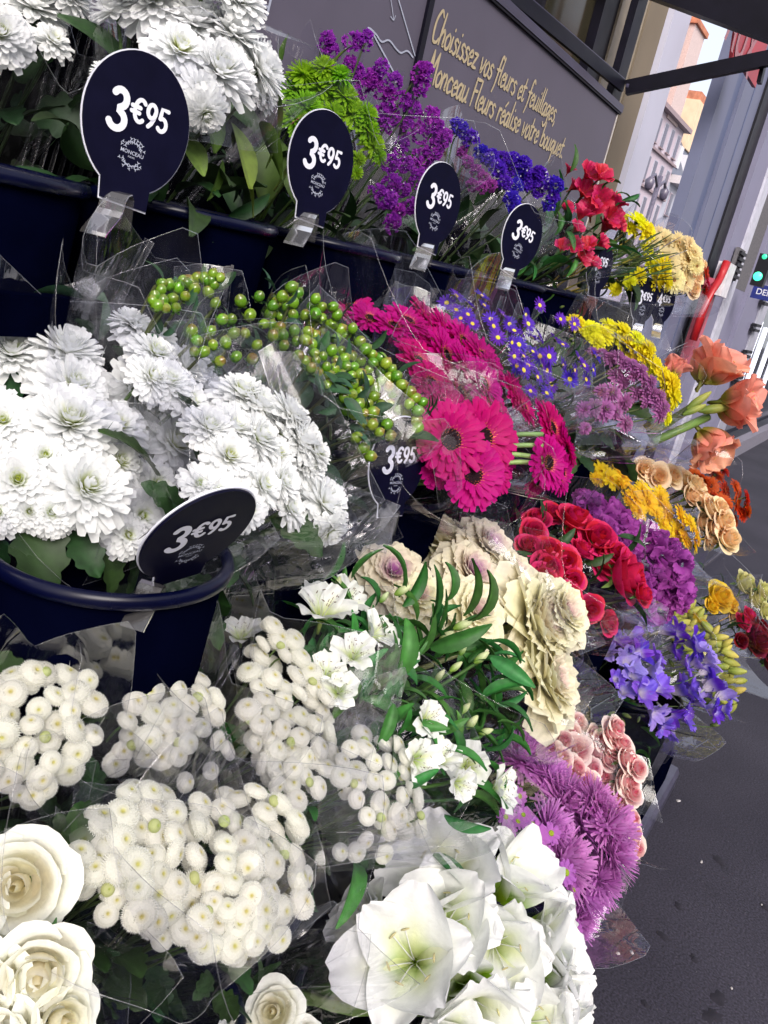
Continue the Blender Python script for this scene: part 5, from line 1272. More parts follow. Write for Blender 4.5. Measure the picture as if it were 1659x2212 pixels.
b.sheet([(410, 1185, -.05), (820, 1165, -.01), (700, 1250, -.01), (390, 1265, -.03)], 0, M_FILM2, 9, .02)
b = Bq('chrysanthemum_bouquet', 'white chrysanthemum bunch standing behind, veiled by milky cellophane', GM, (345, 790), .97, (.05, -.5, .85), .15, .30, 33)
for q in [(300, 725, 120), (330, 770, 120), (395, 800, 120), (440, 850, 120), (405, 870, 110), (360, 830, 120), (280, 700, 90), (470, 880, 90), (320, 820, 110), (345, 735, 90), (425, 790, 80)]: b.flower('mum', *q, mix=.35, cam=.2)
b.stems(5); b.wrap(.06, 1.0, M_FILM2, 4, .05); b.wrap(.02, 1.1, M_FILM2, 4, .05)
b = Bq('hypericum_bouquet', 'large bunch of shiny green hypericum berries beside pink gerberas', GM, (770, 800), 1.22, (.12, -.55, .82), .19, .32, 34)
for x, y in scatter([(570, 700), (600, 640), (660, 630), (720, 660), (800, 750), (850, 800), (915, 870), (910, 930), (850, 960), (790, 930), (740, 880), (680, 800), (620, 760)], 17, 5, 8000):
    if b.rg.random() < .12: continue
    b.flower('berry', x, y, b.rg.uniform(22, 29), b.rg.uniform(-.02, .015), mix=.6, jit=.45)
for x, y in [(785, 968), (770, 945), (800, 985)]: b.flower('berry', x, y, 27, 0, jit=.4)
for i in range(70):
    x, y = scatter([(600, 690), (660, 640), (800, 750), (930, 880), (900, 970), (790, 980), (640, 800)], 1, 900+i, 40, 1)[0]; b.leaf('ovate', x, y, b.rg.uniform(34, 62), None, b.rg.uniform(.0, .03), .6)
b.leaf('ovate', 880, 945, 70, (1, .1), -.02, .1); b.leaf('ovate', 745, 860, 70, (.5, .8), -.01, .1)
b.stems(14, .002, (.08, .10, .03)); b.under('ovate', 50, .06, 1.0, (.02, .16)); b.wrap(.03, 1.02, M_FILM, 4, .05, ph=1.0)
b.sheet([(700, 690, -.03), (925, 900, -.05), (850, 985, -.03), (680, 840, -.03)], 0, M_FILM, 8, .015)
b.sheet([(690, 610, .05), (800, 740, .0), (700, 860, .0), (560, 760, .04)], 0, M_FILM2, 8, .015)
b = Bq('hypericum_bouquet', 'sparser green berry bunch standing behind the white chrysanthemums', GM, (400, 640), 1.03, (.0, -.50, .86), .17, .30, 35)
for x, y in [(348, 627), (365, 615), (340, 660), (372, 645), (358, 665), (395, 605), (405, 612), (445, 605), (460, 592), (462, 615), (400, 640), (465, 655), (330, 650), (380, 665), (440, 600), (412, 608), (458, 606)]+[(415, 715), (425, 735), (455, 715), (460, 745), (487, 740), (510, 770), (440, 760), (475, 780), (420, 760)]+[(520, 650), (560, 640), (590, 660), (540, 680), (570, 700), (610, 640), (630, 620), (335, 640), (352, 650), (385, 620), (420, 625), (450, 630), (425, 600), (475, 600), (350, 612), (500, 690), (530, 720), (555, 745), (505, 720), (545, 775), (580, 760), (590, 725), (480, 690)]: b.flower('berry', x, y, b.rg.uniform(23, 29), -.03, mix=.6, jit=.4)
for i in range(26): b.leaf('ovate', 330+b.rg.random()*290, 600+b.rg.random()*170, b.rg.uniform(35, 60), None, .02, .5)
b.stems(10, .002, (.08, .10, .03)); b.under('ovate', 16, .05, .9, (.02, .12)); b.wrap(.0, .95, M_FILM, 4, .03, ph=.3)
b.sheet([(375, 575, -.02), (505, 570, -.02), (490, 690, -.02), (380, 700, -.02)], 0, M_FILM, 6, .01)
b.sheet([(365, 690, -.04), (580, 690, -.04), (640, 900, -.03), (480, 860, -.05)], 0, M_FILM2, 8, .02)
b = Bq('gerbera_bouquet', 'magenta gerbera bunch at the back under the top row pails', GM, (940, 730), 1.58, (.12, -.5, .85), .22, .32, 36)
for q in [(760, 668, 110), (800, 690, 100), (880, 695, 120), (920, 690, 120), (965, 720, 130), (1000, 740, 120), (1040, 770, 110), (850, 705, 100), (940, 740, 110), (985, 780, 110), (1060, 800, 90), (720, 655, 70), (1110, 850, 100), (1130, 880, 90)]: b.flower('gerbera', *q, mix=.5, cam=.2)
b.stems(6, .003, (.10, .18, .05)); b.wrap(.05, 1.0, M_FILM); b.wrap(.0, 1.08, M_FILM2)
for x0, y0 in ((790, 590), (860, 610), (930, 620)): b.sheet([(x0, y0, .02), (x0+70, y0+20, .02), (x0+65, y0+80, .0), (x0-5, y0+70, .0)], 0, M_FILM, 6, .008)
b = Bq('gerbera_bouquet', 'pink gerbera bunch under wrinkled cellophane in the centre', GM, (970, 830), 1.46, (.1, -.55, .8), .18, .30, 37)
for q in [(905, 785, 130), (960, 770, 140), (1010, 800, 140), (1040, 830, 130), (990, 850, 150), (930, 830, 130), (1060, 870, 110), (960, 880, 130), (1020, 880, 120), (890, 760, 90)]: b.flower('gerbera', *q, mix=.35, cam=.25)
b.stems(6, .003, (.10, .18, .05)); b.wrap(.02, 1.05, M_FILM); b.sheet([(860, 760, -.03), (1070, 770, -.03), (1090, 900, -.02), (900, 900, -.03)], 0, M_FILM, 9, .02)
b = Bq('gerbera_bouquet', 'three open hot pink gerberas with dark centres, hanging over the edge', GM, (1015, 970), 1.33, (-.32, -.72, .50), .2, .30, 38)
for q in [(972, 950, 175), (1040, 945, 180), (1020, 1025, 160)]: b.flower('gerbera', *q, mix=.3, jit=.05, cam=.55)
for q in [(950, 1000, 120), (1075, 985, 130), (1065, 1020, 110)]: b.flower('gerbera', *q, .035, mix=.2, jit=.12, cam=.2)
b.stems(6, .0032, (.14, .26, .07)); b.wrap(.0, 1.0, M_FILM, 4, .03)
b.sheet([(925, 960, -.04), (950, 1100, -.02), (1000, 1055, -.03), (990, 930, -.05)], 0, M_FILM, 6, .008)
b = Bq('gerbera_bouquet', 'right hand pair of pink gerberas on bare pale green stems', GM, (1195, 970), 1.46, (.18, -.85, .35), .14, .26, 39)
for q in [(1190, 925, 125), (1182, 1000, 125), (1212, 1025, 100)]: b.flower('gerbera', *q, mix=.2, jit=.06, cam=.35)
for q in [(1222, 970, 90), (1160, 1040, 80), (1210, 950, 90), (1170, 900, 80)]: b.flower('gerbera', *q, .03, mix=.2, jit=.2, cam=.1)
for x, y0, y1 in ((1120, 942, 938), (1120, 965, 962), (1118, 975, 990), (1118, 998, 1000)):
    p0, p1 = b.at(1050, y0+8, .03)[0], b.at(1172, y1, .0)[0]
    mb = MB(); tube(mb, catmull([p0-b.B, (p0+p1)/2-b.B+np.array([0, 0, .004]), p1-b.B], 4), .0042, c3(.17, .30, .09), 7); link('stem', mb.mesh('stem', M_STEM), b.o)
b.wrap(-.02, 1.0, M_FILM)
b = Bq('aster_bouquet', 'purple aster bunch with tiny yellow centres', GM, (1140, 740), 1.72, (.1, -.55, .82), .2, .32, 40)
ast = [(965, 655), (985, 670), (995, 688), (1010, 680), (1020, 700), (1045, 660), (1040, 640), (1060, 690), (1085, 680), (1065, 705), (1075, 730), (1100, 700), (1110, 715), (1125, 720), (1140, 700), (1150, 730), (1165, 730), (1120, 745), (1110, 770), (1130, 770), (1150, 760), (1165, 770), (1185, 770), (1140, 790), (1170, 790), (1160, 815), (1180, 800), (1130, 800), (1115, 790), (1190, 830), (1200, 735), (1215, 745), (1250, 775), (1260, 790), (1240, 800), (1230, 820), (1265, 820), (1285, 770), (1280, 800), (1215, 790), (1240, 700), (1135, 680), (1165, 660), (1210, 690), (1105, 740), (1145, 845), (1180, 850), (1010, 655), (985, 640)]
for x, y in ast: b.flower('aster', x, y, b.rg.uniform(34, 48), b.rg.uniform(-.05, -.01), mix=.5, jit=.35, cam=.35)
for i in range(40): b.flower('fbud', 980+b.rg.random()*280, 660+b.rg.random()*180+0.1*i, b.rg.uniform(8, 13), .02, jit=.6)
for i in range(50): b.leaf('dark', 1060+b.rg.random()*190, 690+b.rg.random()*200, b.rg.uniform(20, 40), None, .025, .7)
b.stems(18, .0015, (.05, .09, .03)); b.under('dark', 50, .06, .95, (.03, .2)); b.wrap(.04, 1.0); b.wrap(.0, 1.06, M_FILM)
for i in range(7):
    x = 1010+i*36; b.sheet([(x, 610+i*14, .0), (x+12, 614+i*14, .0), (x-14, 700+i*14, -.02), (x-30, 695+i*14, -.02)], 0, M_FILM, 4, .006)
b = Bq('button_chrysanthemum_bouquet', 'dusky mauve button chrysanthemum bunch below the purple asters', GM, (1340, 850), 1.92, (.15, -.72, .62), .18, .30, 41)
for q in [(1318, 775, 36), (1335, 770, 36), (1350, 785, 38), (1365, 790, 38), (1370, 810, 40), (1385, 800, 38), (1300, 765, 34), (1330, 810, 40), (1345, 825, 40), (1390, 820, 38), (1405, 825, 36), (1320, 850, 50), (1347, 870, 48), (1305, 885, 54), (1285, 880, 44), (1330, 890, 36), (1350, 915, 44), (1262, 885, 40), (1410, 850, 36), (1425, 855, 36), (1418, 870, 40), (1432, 880, 38), (1400, 865, 38), (1425, 895, 40), (1375, 850, 40), (1395, 845, 36), (1280, 760, 30), (1265, 925, 30), (1300, 845, 34)]: b.flower('mauvepom', *q, mix=.35, jit=.2, cam=.25)
b.stems(12, .002, (.06, .09, .03)); b.under('lobed', 40, .07, .95, (.03, .2)); b.wrap(.02, 1.05); b.sheet([(1240, 800, -.03), (1300, 760, -.03), (1330, 960, -.02), (1245, 960, -.02)], 0, M_FILM, 6, .01)
b = Bq('chrysanthemum_bouquet', 'long row of yellow chrysanthemums behind the mauve buttons', GM, (1350, 770), 2.06, (.12, -.65, .7), .24, .32, 42)
for q in [(1245, 700, 50), (1275, 715, 54), (1300, 725, 56), (1330, 735, 58), (1355, 745, 54), (1385, 765, 56), (1410, 790, 56), (1430, 815, 54), (1450, 830, 54), (1452, 855, 56), (1315, 705, 44), (1345, 715, 46), (1375, 735, 46), (1400, 755, 46), (1440, 880, 40), (1430, 850, 50), (1400, 800, 50), (1290, 740, 44), (1440, 905, 30), (1365, 780, 46)]: b.flower('ymum', *q, mix=.35, cam=.2)
b.stems(7, .0025, (.12, .12, .03)); b.under('lobed', 8, .06); b.wrap(.03, 1.05); b.sheet([(1260, 640, .05), (1420, 660, .02), (1450, 760, .0), (1300, 720, .0)], 0, M_FILM2, 7, .012)
b = Bq('amaryllis_bouquet', 'big salmon orange amaryllis bunch jutting out over the pavement', GM, (1530, 860), 2.26, (.28, -.88, .30), .17, .34, 43)
b.flower('ohip', 1522, 822, 138, 0, axis=nrm(RT*.45+UP*.6-FW*.5), spin=.4, label='upper salmon bloom opening upwards')
b.flower('ohip', 1558, 868, 132, -.01, axis=nrm(RT*.8-UP*.05-FW*.55), spin=1.2, label='salmon bloom opening to the right')
b.flower('ohip', 1514, 932, 132, .03, axis=nrm(RT*.35-UP*.75-FW*.5), spin=.1, label='lowest salmon bloom facing down')
for q, ax in (((1514, 826, 118), RT*.4+UP*.8+FW*.1), ((1550, 874, 114), RT*.95-UP*.2), ((1510, 930, 112), RT*.5-UP*.7-FW*.2)): b.flower('ohip', *q, .015, axis=nrm(ax))
b.flower('ohip', 1450, 815, 70, .05, axis=nrm(RT*.4+UP*.8+FW*.2), label='small salmon bloom behind')
for q, ax in [((1545, 883, 46), RT*.95+UP*.12), ((1510, 865, 40), RT*.7+UP*.5), ((1500, 885, 34), RT*.8+UP*.35)]: b.flower('obud', *q, -.04, axis=nrm(ax), spin=0, squash=1.6)
for (a_, c_) in (((1400, 940), (1510, 870)), ((1410, 955), (1530, 900)), ((1395, 925), (1470, 860))):
    p0, p1 = b.at(*a_, .03)[0], b.at(*c_, .0)[0]
    mb = MB(); tube(mb, [p0-b.B, (p0+p1)/2-b.B, p1-b.B], .011, c3(.13, .20, .05), 8); link('stem', mb.mesh('stem', M_STEM), b.o)
b.wrap(-.06, .8, M_FILM); b.sheet([(1400, 960, -.02), (1440, 1000, -.02), (1590, 1002, -.0), (1545, 940, .0)], 0, M_FILM, 7, .012)
b.sheet([(1410, 720, .05), (1470, 700, .05), (1480, 800, .02), (1420, 830, .03)], 0, M_FILM2, 6, .012)

# ------------------------------------------------------------------ third row
def pom_bunch(label, c, dep, A, R, poly, dmin, size, seed, back=True, L=.26, flr=1.08, extra=()):
    b = Bq('button_chrysanthemum_bouquet', label, GLW, c, dep, A, R, L, seed)
    k = 0
    for x, y in scatter(poly, dmin*.88, seed, 6000): b.flower('pom', x, y, size*b.rg.uniform(.76, 1.10), b.rg.uniform(-.012, .014), mix=.25, jit=.32, cam=.22); k += 1
    if back and len(poly) > 9 and seed not in (52, 54):
        for x, y in scatter(poly, dmin*1.25, seed+50, 3000): b.flower('pom', x, y, size*b.rg.uniform(.75, 1.0), b.rg.uniform(.018, .035), mix=.3, jit=.3, cam=.2)
    for x, y in scatter(poly, dmin*2.6, seed+90, 300, 5): b.flower('pombud', x, y, size*.42, -.004, mix=.3, jit=.4)
    for q in extra: b.flower('pom', *q, 0, mix=.3, jit=.25, cam=.3)
    b.stems(14, .0013, (.06, .10, .03)); b.under('lobed', 18, .038, .95, (.03, .15))
    b.wrap(.03, flr, M_FILM, 4, .045, 44, 9)
    return b
b = pom_bunch('white button chrysanthemum bunch at the left edge', (105, 1560), .70, (-.15, -.6, .78), .10, [(-40, 1480), (60, 1450), (140, 1445), (215, 1480), (210, 1560), (195, 1640), (120, 1680), (20, 1690), (-40, 1660)], 42, 66, 51, extra=((72, 1455, 66), (70, 1720, 60), (95, 1700, 58), (40, 1715, 40)))
b.sheet([(0, 1700, -.03), (215, 1650, -.03), (160, 1830, -.01), (0, 1850, -.01)], 0, M_FILM, 8, .015)
b = pom_bunch('white button chrysanthemum bunch, second from the left', (370, 1555), .80, (-.05, -.6, .79), .10, [(262, 1560), (300, 1495), (350, 1455), (430, 1460), (480, 1520), (485, 1565), (440, 1590), (390, 1640), (310, 1630), (262, 1600)], 37, 60, 52, extra=((250, 1650, 58), (265, 1625, 50), (490, 1620, 50), (470, 1600, 44), (400, 1690, 46), (455, 1665, 40)))
b.sheet([(240, 1640, -.02), (560, 1640, -.02), (520, 1740, -.01), (270, 1720, -.01)], 0, M_FILM, 8, .012)
b = pom_bunch('tall white button chrysanthemum bunch beside white alstroemeria', (620, 1550), .93, (.1, -.55, .82), .15, [(555, 1380), (585, 1350), (635, 1375), (660, 1440), (710, 1510), (725, 1600), (705, 1690), (640, 1735), (575, 1680), (540, 1590), (530, 1480)], 33, 54, 53)
b.sheet([(490, 1350, .03), (640, 1640, -.03), (700, 1750, -.02), (520, 1600, -.02)], 0, M_FILM, 8, .012)
b = pom_bunch('small white button chrysanthemum bunch nearest the alstroemeria leaves', (835, 1680), 1.0, (.15, -.6, .76), .10, [(745, 1620), (790, 1580), (850, 1585), (890, 1640), (920, 1740), (905, 1790), (840, 1800), (770, 1750), (730, 1690)], 33, 52, 54, extra=((770, 1840, 46), (830, 1845, 46), (735, 1840, 40), (790, 1815, 40)))
b.sheet([(690, 1480, .05), (800, 1560, .0), (940, 1740, -.02), (740, 1860, -.01)], 0, M_FILM, 9, .02)
b.sheet([(705, 1830, -.02), (1060, 1760, .0), (900, 1850, .0), (720, 1870, .0)], 0, M_FILM2, 8, .015)
b = pom_bunch('nearest white button chrysanthemum bunch, lower left beside cream roses', (300, 1850), .66, (-.1, -.58, .8), .10, [(150, 1860), (215, 1760), (280, 1710), (360, 1710), (430, 1770), (455, 1850), (430, 1930), (380, 1980), (310, 1985), (220, 1920), (160, 1910)], 45, 76, 55, extra=((432, 1740, 62), (440, 1790, 64), (330, 1990, 74), (300, 1960, 60), (250, 1940, 56), (230, 1975, 56)))
b.leaf('lobed', 170, 1850, 110, (-.1, -1), .0, .1); b.leaf('lobed', 150, 1830, 80, (-.3, -.8), .01, .1)
b.sheet([(160, 1690, .03), (330, 1700, .02), (330, 1760, .03), (150, 1800, .03)], 0, M_FILM, 6, .01)
b.sheet([(120, 1740, -.01), (140, 1760, -.01), (170, 1900, .0), (95, 1890, .0)], 0, M_FILM2, 6, .008)
b = pom_bunch('white button chrysanthemum bunch at the bottom, right of the nearest one', (550, 1890), .72, (.12, -.58, .8), .10, [(480, 1720), (560, 1705), (640, 1760), (665, 1850), (655, 1960), (600, 2030), (500, 2070), (420, 2040), (430, 1960), (480, 1880), (470, 1800)], 41, 66, 56, extra=((395, 2010, 66), (440, 2045, 72), (500, 2045, 74), (350, 2030, 50), (640, 1770, 56)))
b.sheet([(360, 2080, -.02), (720, 1945, -.02), (730, 1955, -.02), (560, 2080, .0)], 0, M_FILM2, 8, .006)
b.sheet([(690, 1780, .0), (712, 1960, .0), (640, 2030, .0), (620, 1900, -.02)], 0, M_FILM, 8, .012)

b = Bq('alstroemeria_bouquet', 'white alstroemeria bunch with many pointed green leaves', GLW, (880, 1470), 1.13, (.12, -.5, .86), .24, .32, 57)
for q in [(692, 1345, 130), (735, 1312, 95), (795, 1378, 90), (762, 1425, 90), (700, 1470, 90), (730, 1500, 80), (890, 1640, 90), (940, 1655, 90), (1005, 1655, 90), (1058, 1705, 95), (910, 1560, 80), (980, 1690, 70), (520, 1385, 80), (640, 1250, 60), (870, 1420, 60)]: b.flower('alstro', q[0], q[1], q[2]*1.12, mix=.3, jit=.3, cam=.4)
for q in [(640, 1245, 44), (870, 1275, 40), (800, 1360, 40), (965, 1375, 44), (975, 1390, 42), (1000, 1400, 36), (985, 1440, 34), (820, 1340, 34), (830, 1290, 30), (1020, 1560, 40), (950, 1460, 34), (1040, 1420, 40), (730, 1260, 36), (1005, 1530, 34), (890, 1380, 30), (1000, 1350, 44), (1080, 1480, 28), (945, 1600, 36), (1050, 1580, 34)]: b.flower('abud', *q, -.01, mix=.5, jit=.3, spin=0, squash=1.0)
lv = [(860, 1290, 150, (-.15, -1)), (870, 1310, 130, (.45, -1)), (930, 1340, 140, (-.25, -1)), (1000, 1330, 150, (.05, -1)), (1010, 1340, 150, (.5, -.9)), (960, 1300, 110, (.1, -1)), (930, 1380, 130, (-.1, -1)), (890, 1420, 150, (.25, -1)), (860, 1460, 160, (.15, -1)), (930, 1400, 170, (.9, -.3)), (1020, 1430, 130, (.9, .5)), (1060, 1470, 130, (.9, .3)), (1050, 1390, 110, (.9, .4)), (1040, 1510, 130, (1, -.25)), (1020, 1540, 130, (.9, .6)), (1000, 1570, 140, (.6, .8)), (980, 1520, 120, (.3, 1)), (940, 1500, 120, (-.6, .7)), (1060, 1420, 130, (.7, .8)), (840, 1380, 120, (-.8, .3)), (800, 1420, 120, (-.3, .9)), (760, 1320, 110, (-.7, -.6)), (680, 1270, 110, (-.9, -.1)), (640, 1290, 110, (-.8, .2)), (700, 1250, 110, (.3, -1)), (760, 1250, 110, (.9, -.4)), (610, 1260, 90, (-.7, .4)), (780, 1480, 110, (-.6, .8)), (850, 1520, 120, (-.4, .9)), (900, 1560, 110, (.4, .9)), (960, 1620, 120, (.8, .6)), (1030, 1640, 120, (.6, .8)), (1000, 1720, 110, (.9, .4)), (960, 1760, 120, (.9, .1)), (900, 1480, 120, (-.7, -.4)), (830, 1440, 100, (.6, -.5)), (1080, 1520, 110, (.7, .8)), (990, 1470, 120, (.1, 1)), (960, 1430, 110, (-.5, -.8)), (720, 1400, 100, (-.5, .8)), (900, 1340, 110, (-.6, -.7)), (880, 1700, 100, (.7, -.5)), (1040, 1610, 100, (.9, -.3)), (1075, 1560, 90, (.8, .5)), (810, 1310, 90, (-.3, -.9))]
for i, q in enumerate(lv): b.leaf('lance', q[0], q[1], q[2]*.88, q[3], -.03+.03*b.rg.random(), .25)
for x, y in scatter([(620, 1240), (700, 1240), (800, 1330), (1010, 1350), (1080, 1440), (1080, 1600), (1000, 1680), (860, 1600), (760, 1480), (660, 1400)], 20, 77, 4000, 150): b.leaf('lance', x, y, b.rg.uniform(62, 105), None, .02+.03*b.rg.random(), .7)
b.stems(14, .0028, (.06, .14, .03)); b.under('lance', 24, .10, .9, (.03, .2)); b.wrap(-.02, .92, M_FILM, 4, .05)
b.sheet([(720, 1480, -.03), (960, 1440, -.03), (1060, 1640, -.02), (800, 1660, -.02)], 0, M_FILM, 8, .02)

b = Bq('ornamental_cabbage_bouquet', 'cream ornamental cabbage bunch with frilled rosettes', GLW, (1060, 1330), 1.44, (.1, -.62, .78), .26, .32, 58)
for k_, q in [('cabbage', (1128, 1350, 250)), ('cabbage', (1152, 1475, 235)), ('cabbage', (1195, 1330, 170)), ('cabbagep', (842, 1250, 165)), ('cabbagep', (1000, 1250, 170)), ('cabbage', (920, 1175, 190)), ('cabbagep', (1040, 1190, 150)), ('cabbage', (1090, 1255, 160)), ('cabbage', (1010, 1330, 170)), ('cabbage', (900, 1300, 140))]:
    b.flower(k_, *q, (0.0 if q[2] > 200 else .04), mix=.35, jit=.12, cam=.5 if q[2] < 200 else .25)
b.stems(4, .006, (.25, .3, .12)); b.wrap(.02, 1.0, M_FILM2, 4, .05, ph=.5)
b.sheet([(950, 1095, .0), (1180, 1150, .0), (1260, 1400, -.02), (1120, 1280, -.05)], 0, M_FILM2, 8, .02)
b.sheet([(1180, 1230, -.02), (1300, 1480, .02), (1240, 1570, .02), (1180, 1560, -.02)], 0, M_FILM, 8, .02)
b = Bq('rose_bouquet', 'crimson red rose bunch in the third row', GLW, (1270, 1220), 1.86, (.12, -.66, .74), .26, .32, 59)
for q in [(1160, 1125, 62), (1190, 1110, 56), (1240, 1125, 84), (1288, 1165, 92), (1345, 1245, 118), (1300, 1210, 90), (1180, 1195, 80), (1215, 1215, 80), (1150, 1150, 64), (1232, 1255, 66), (1165, 1255, 80), (1272, 1315, 66), (1225, 1290, 70), (1255, 1190, 60), (1385, 1285, 60), (1310, 1345, 60), (1180, 1230, 80), (1230, 1150, 60), (1330, 1195, 60), (1140, 1180, 60)]: b.flower('rrose', q[0], q[1], q[2]*1.08, -.01, mix=.3, jit=.25, cam=.55)
for i in range(22): b.leaf('dark', 1160+b.rg.random()*200, 1130+b.rg.random()*190, b.rg.uniform(45, 80), None, .02, .6)
b.stems(9, .003, (.07, .08, .03)); b.under('dark', 12, .07); b.wrap(.04, 1.02, M_FILM, 4, .05); b.sheet([(1180, 1180, -.02), (1310, 1390, -.02), (1240, 1420, .0), (1150, 1250, -.02)], 0, M_FILM2, 8, .012)
b.sheet([(1240, 1260, -.03), (1400, 1300, -.03), (1370, 1360, -.02), (1270, 1370, -.02)], 0, M_FILM, 6, .012)
b = Bq('celosia_bouquet', 'ruffled purple celosia bunch to the right of the crimson roses', GLW, (1380, 1190), 2.1, (.2, -.72, .65), .26, .30, 60)
for q in [(1275, 1095, 80), (1310, 1110, 96), (1340, 1140, 100), (1300, 1150, 90), (1395, 1165, 90), (1430, 1190, 100), (1460, 1220, 90), (1395, 1225, 110), (1430, 1260, 110), (1465, 1270, 90), (1380, 1270, 90), (1420, 1310, 90), (1260, 1080, 60), (1465, 1300, 60), (1350, 1185, 90), (1395, 1310, 60)]: b.flower('crest', *q, mix=.35, cam=.2, jit=.2)
b.stems(5, .004, (.06, .07, .03)); b.under('dark', 10, .06); b.wrap(.03, 1.04); b.sheet([(1250, 1060, .0), (1420, 1130, .0), (1490, 1290, .0), (1350, 1200, -.03)], 0, M_FILM2, 7, .015)
b = Bq('daisy_bouquet', 'golden yellow daisy chrysanthemum bunch above the purple celosia', GLW, (1420, 1090), 2.25, (.2, -.75, .62), .26, .30, 61)
for q in [(1300, 1020, 56), (1320, 1035, 60), (1345, 1055, 60), (1370, 1070, 62), (1390, 1060, 54), (1400, 1085, 62), (1425, 1075, 54), (1440, 1105, 60), (1470, 1115, 58), (1430, 1130, 54), (1460, 1150, 60), (1480, 1165, 52), (1505, 1160, 46), (1490, 1130, 48), (1360, 1090, 46), (1380, 1105, 50), (1335, 1015, 40), (1450, 1175, 46), (1345, 1030, 44), (1290, 1035, 40), (1415, 1105, 50), (1500, 1180, 40)]: b.flower('daisyy', *q, mix=.35, cam=.25, jit=.2)
b.stems(6, .002, (.12, .12, .03)); b.under('lobed', 10, .05); b.wrap(.02, 1.05); b.sheet([(1370, 1060, -.02), (1450, 1060, -.02), (1450, 1120, -.02), (1390, 1120, -.02)], 0, M_FILM, 6, .015)
b = Bq('rose_bouquet', 'peach rose bunch between golden daisies and orange gerberas', GLW, (1500, 1090), 2.42, (.25, -.78, .57), .24, .30, 62)
for q in [(1390, 1015, 50), (1420, 1030, 54), (1450, 1030, 50), (1475, 1040, 56), (1500, 1050, 54), (1510, 1080, 54), (1535, 1100, 58), (1560, 1125, 58), (1568, 1165, 66), (1540, 1140, 54), (1530, 1165, 44), (1490, 1070, 48), (1555, 1095, 40), (1515, 1130, 48)]: b.flower('peach', q[0], q[1], q[2]*1.15, mix=.35, cam=.6, jit=.2)
b.stems(6, .003, (.09, .10, .03)); b.under('dark', 8, .06); b.wrap(.0, 1.05)
b = Bq('gerbera_bouquet', 'burnt orange gerbera bunch above the peach roses', GLW, (1565, 1065), 2.6, (.3, -.82, .48), .2, .30, 63)
for q in [(1545, 1025, 46), (1560, 1015, 40), (1520, 1035, 42), (1535, 1050, 46), (1565, 1060, 50), (1590, 1055, 46), (1560, 1085, 56), (1590, 1085, 50), (1612, 1075, 40), (1600, 1110, 44), (1610, 1095, 40), (1585, 1125, 34), (1500, 1025, 34), (1545, 1075, 40), (1615, 1105, 34)]: b.flower('rgerbera', *q, mix=.4, cam=.2, jit=.3)
b.stems(5, .003, (.10, .12, .03)); b.wrap(.0, 1.05)

# ------------------------------------------------------------------ bottom row
b = Bq('rose_bouquet', 'yellow and lime rose bunch at the right edge above dark red roses', GB, (1585, 1300), 2.9, (.3, -.8, .5), .2, .30, 71)
for k_, q in [('yrose', (1550, 1290, 78)), ('yrose', (1575, 1305, 50)), ('lrose', (1605, 1262, 66)), ('lrose', (1630, 1295, 60)), ('lrose', (1645, 1275, 50)), ('lrose', (1650, 1320, 44)), ('yrose', (1535, 1310, 44)), ('peach', (1585, 1330, 44))]: b.flower(k_, *q, cam=.3)
b.stems(4); b.under('dark', 6, .06); b.wrap(.04, 1.1); b.sheet([(1545, 1260, -.03), (1620, 1250, -.03), (1650, 1350, -.02), (1560, 1340, -.02)], 0, M_FILM, 6, .015)
b = Bq('rose_bouquet', 'very dark red rose bunch cut by the right edge', GB, (1635, 1385), 2.8, (.35, -.8, .45), .2, .30, 72)
for k_, q in [('drose', (1628, 1385, 84)), ('drose', (1655, 1400, 80)), ('drose', (1640, 1360, 60)), ('rrose', (1602, 1345, 50)), ('rrose', (1615, 1330, 46)), ('drose', (1660, 1430, 60)), ('drose', (1600, 1385, 40))]: b.flower(k_, *q, cam=.25)
b.stems(4); b.under('dark', 8, .07); b.wrap(.02, 1.1)
b = Bq('freesia_bouquet', 'violet freesia bunch overhanging the dark pavement', GB, (1425, 1470), 2.42, (.15, -.75, .62), .24, .30, 73)
for q in [(1320, 1395, 62), (1345, 1375, 60), (1310, 1420, 50), (1380, 1360, 60), (1420, 1365, 66), (1450, 1375, 60), (1480, 1390, 64), (1500, 1410, 56), (1520, 1430, 54), (1440, 1400, 56), (1400, 1425, 54), (1370, 1420, 60), (1345, 1440, 66), (1360, 1470, 60), (1395, 1450, 60), (1490, 1440, 60), (1510, 1455, 58), (1470, 1430, 50), (1375, 1500, 66), (1410, 1500, 70), (1450, 1495, 74), (1480, 1500, 60), (1520, 1490, 72), (1545, 1510, 66), (1500, 1520, 60), (1430, 1530, 74), (1400, 1530, 64), (1460, 1545, 66), (1420, 1560, 50), (1340, 1500, 50), (1530, 1535, 50), (1555, 1530, 44), (1325, 1470, 40), (1455, 1575, 40), (1515, 1470, 44)]: b.flower('freesia', q[0], q[1], q[2]*1.22, b.rg.uniform(-.01, .01), mix=.3, jit=.4, cam=.25)
for i in range(40): b.flower('fbud', 1320+b.rg.random()*230, 1380+b.rg.random()*190, b.rg.uniform(14, 22), .015, jit=.6)
b.stems(12, .0018, (.06, .11, .03)); b.under('lance', 14, .07, .9, (.03, .15)); b.wrap(.05, 1.08, M_FILM, 4, .05, ph=.2)
b.sheet([(1290, 1390, -.05), (1430, 1355, -.05), (1425, 1395, -.04), (1310, 1420, -.04)], 0, M_FILM2, 7, .014)
b.sheet([(1330, 1540, -.02), (1500, 1550, -.02), (1440, 1650, .0), (1370, 1660, .0)], 0, M_FILM, 7, .012)
b = Bq('snapdragon_bouquet', 'greenish yellow budded bunch curving behind the violet freesias', GB, (1500, 1400), 2.66, (.25, -.75, .6), .24, .30, 74)
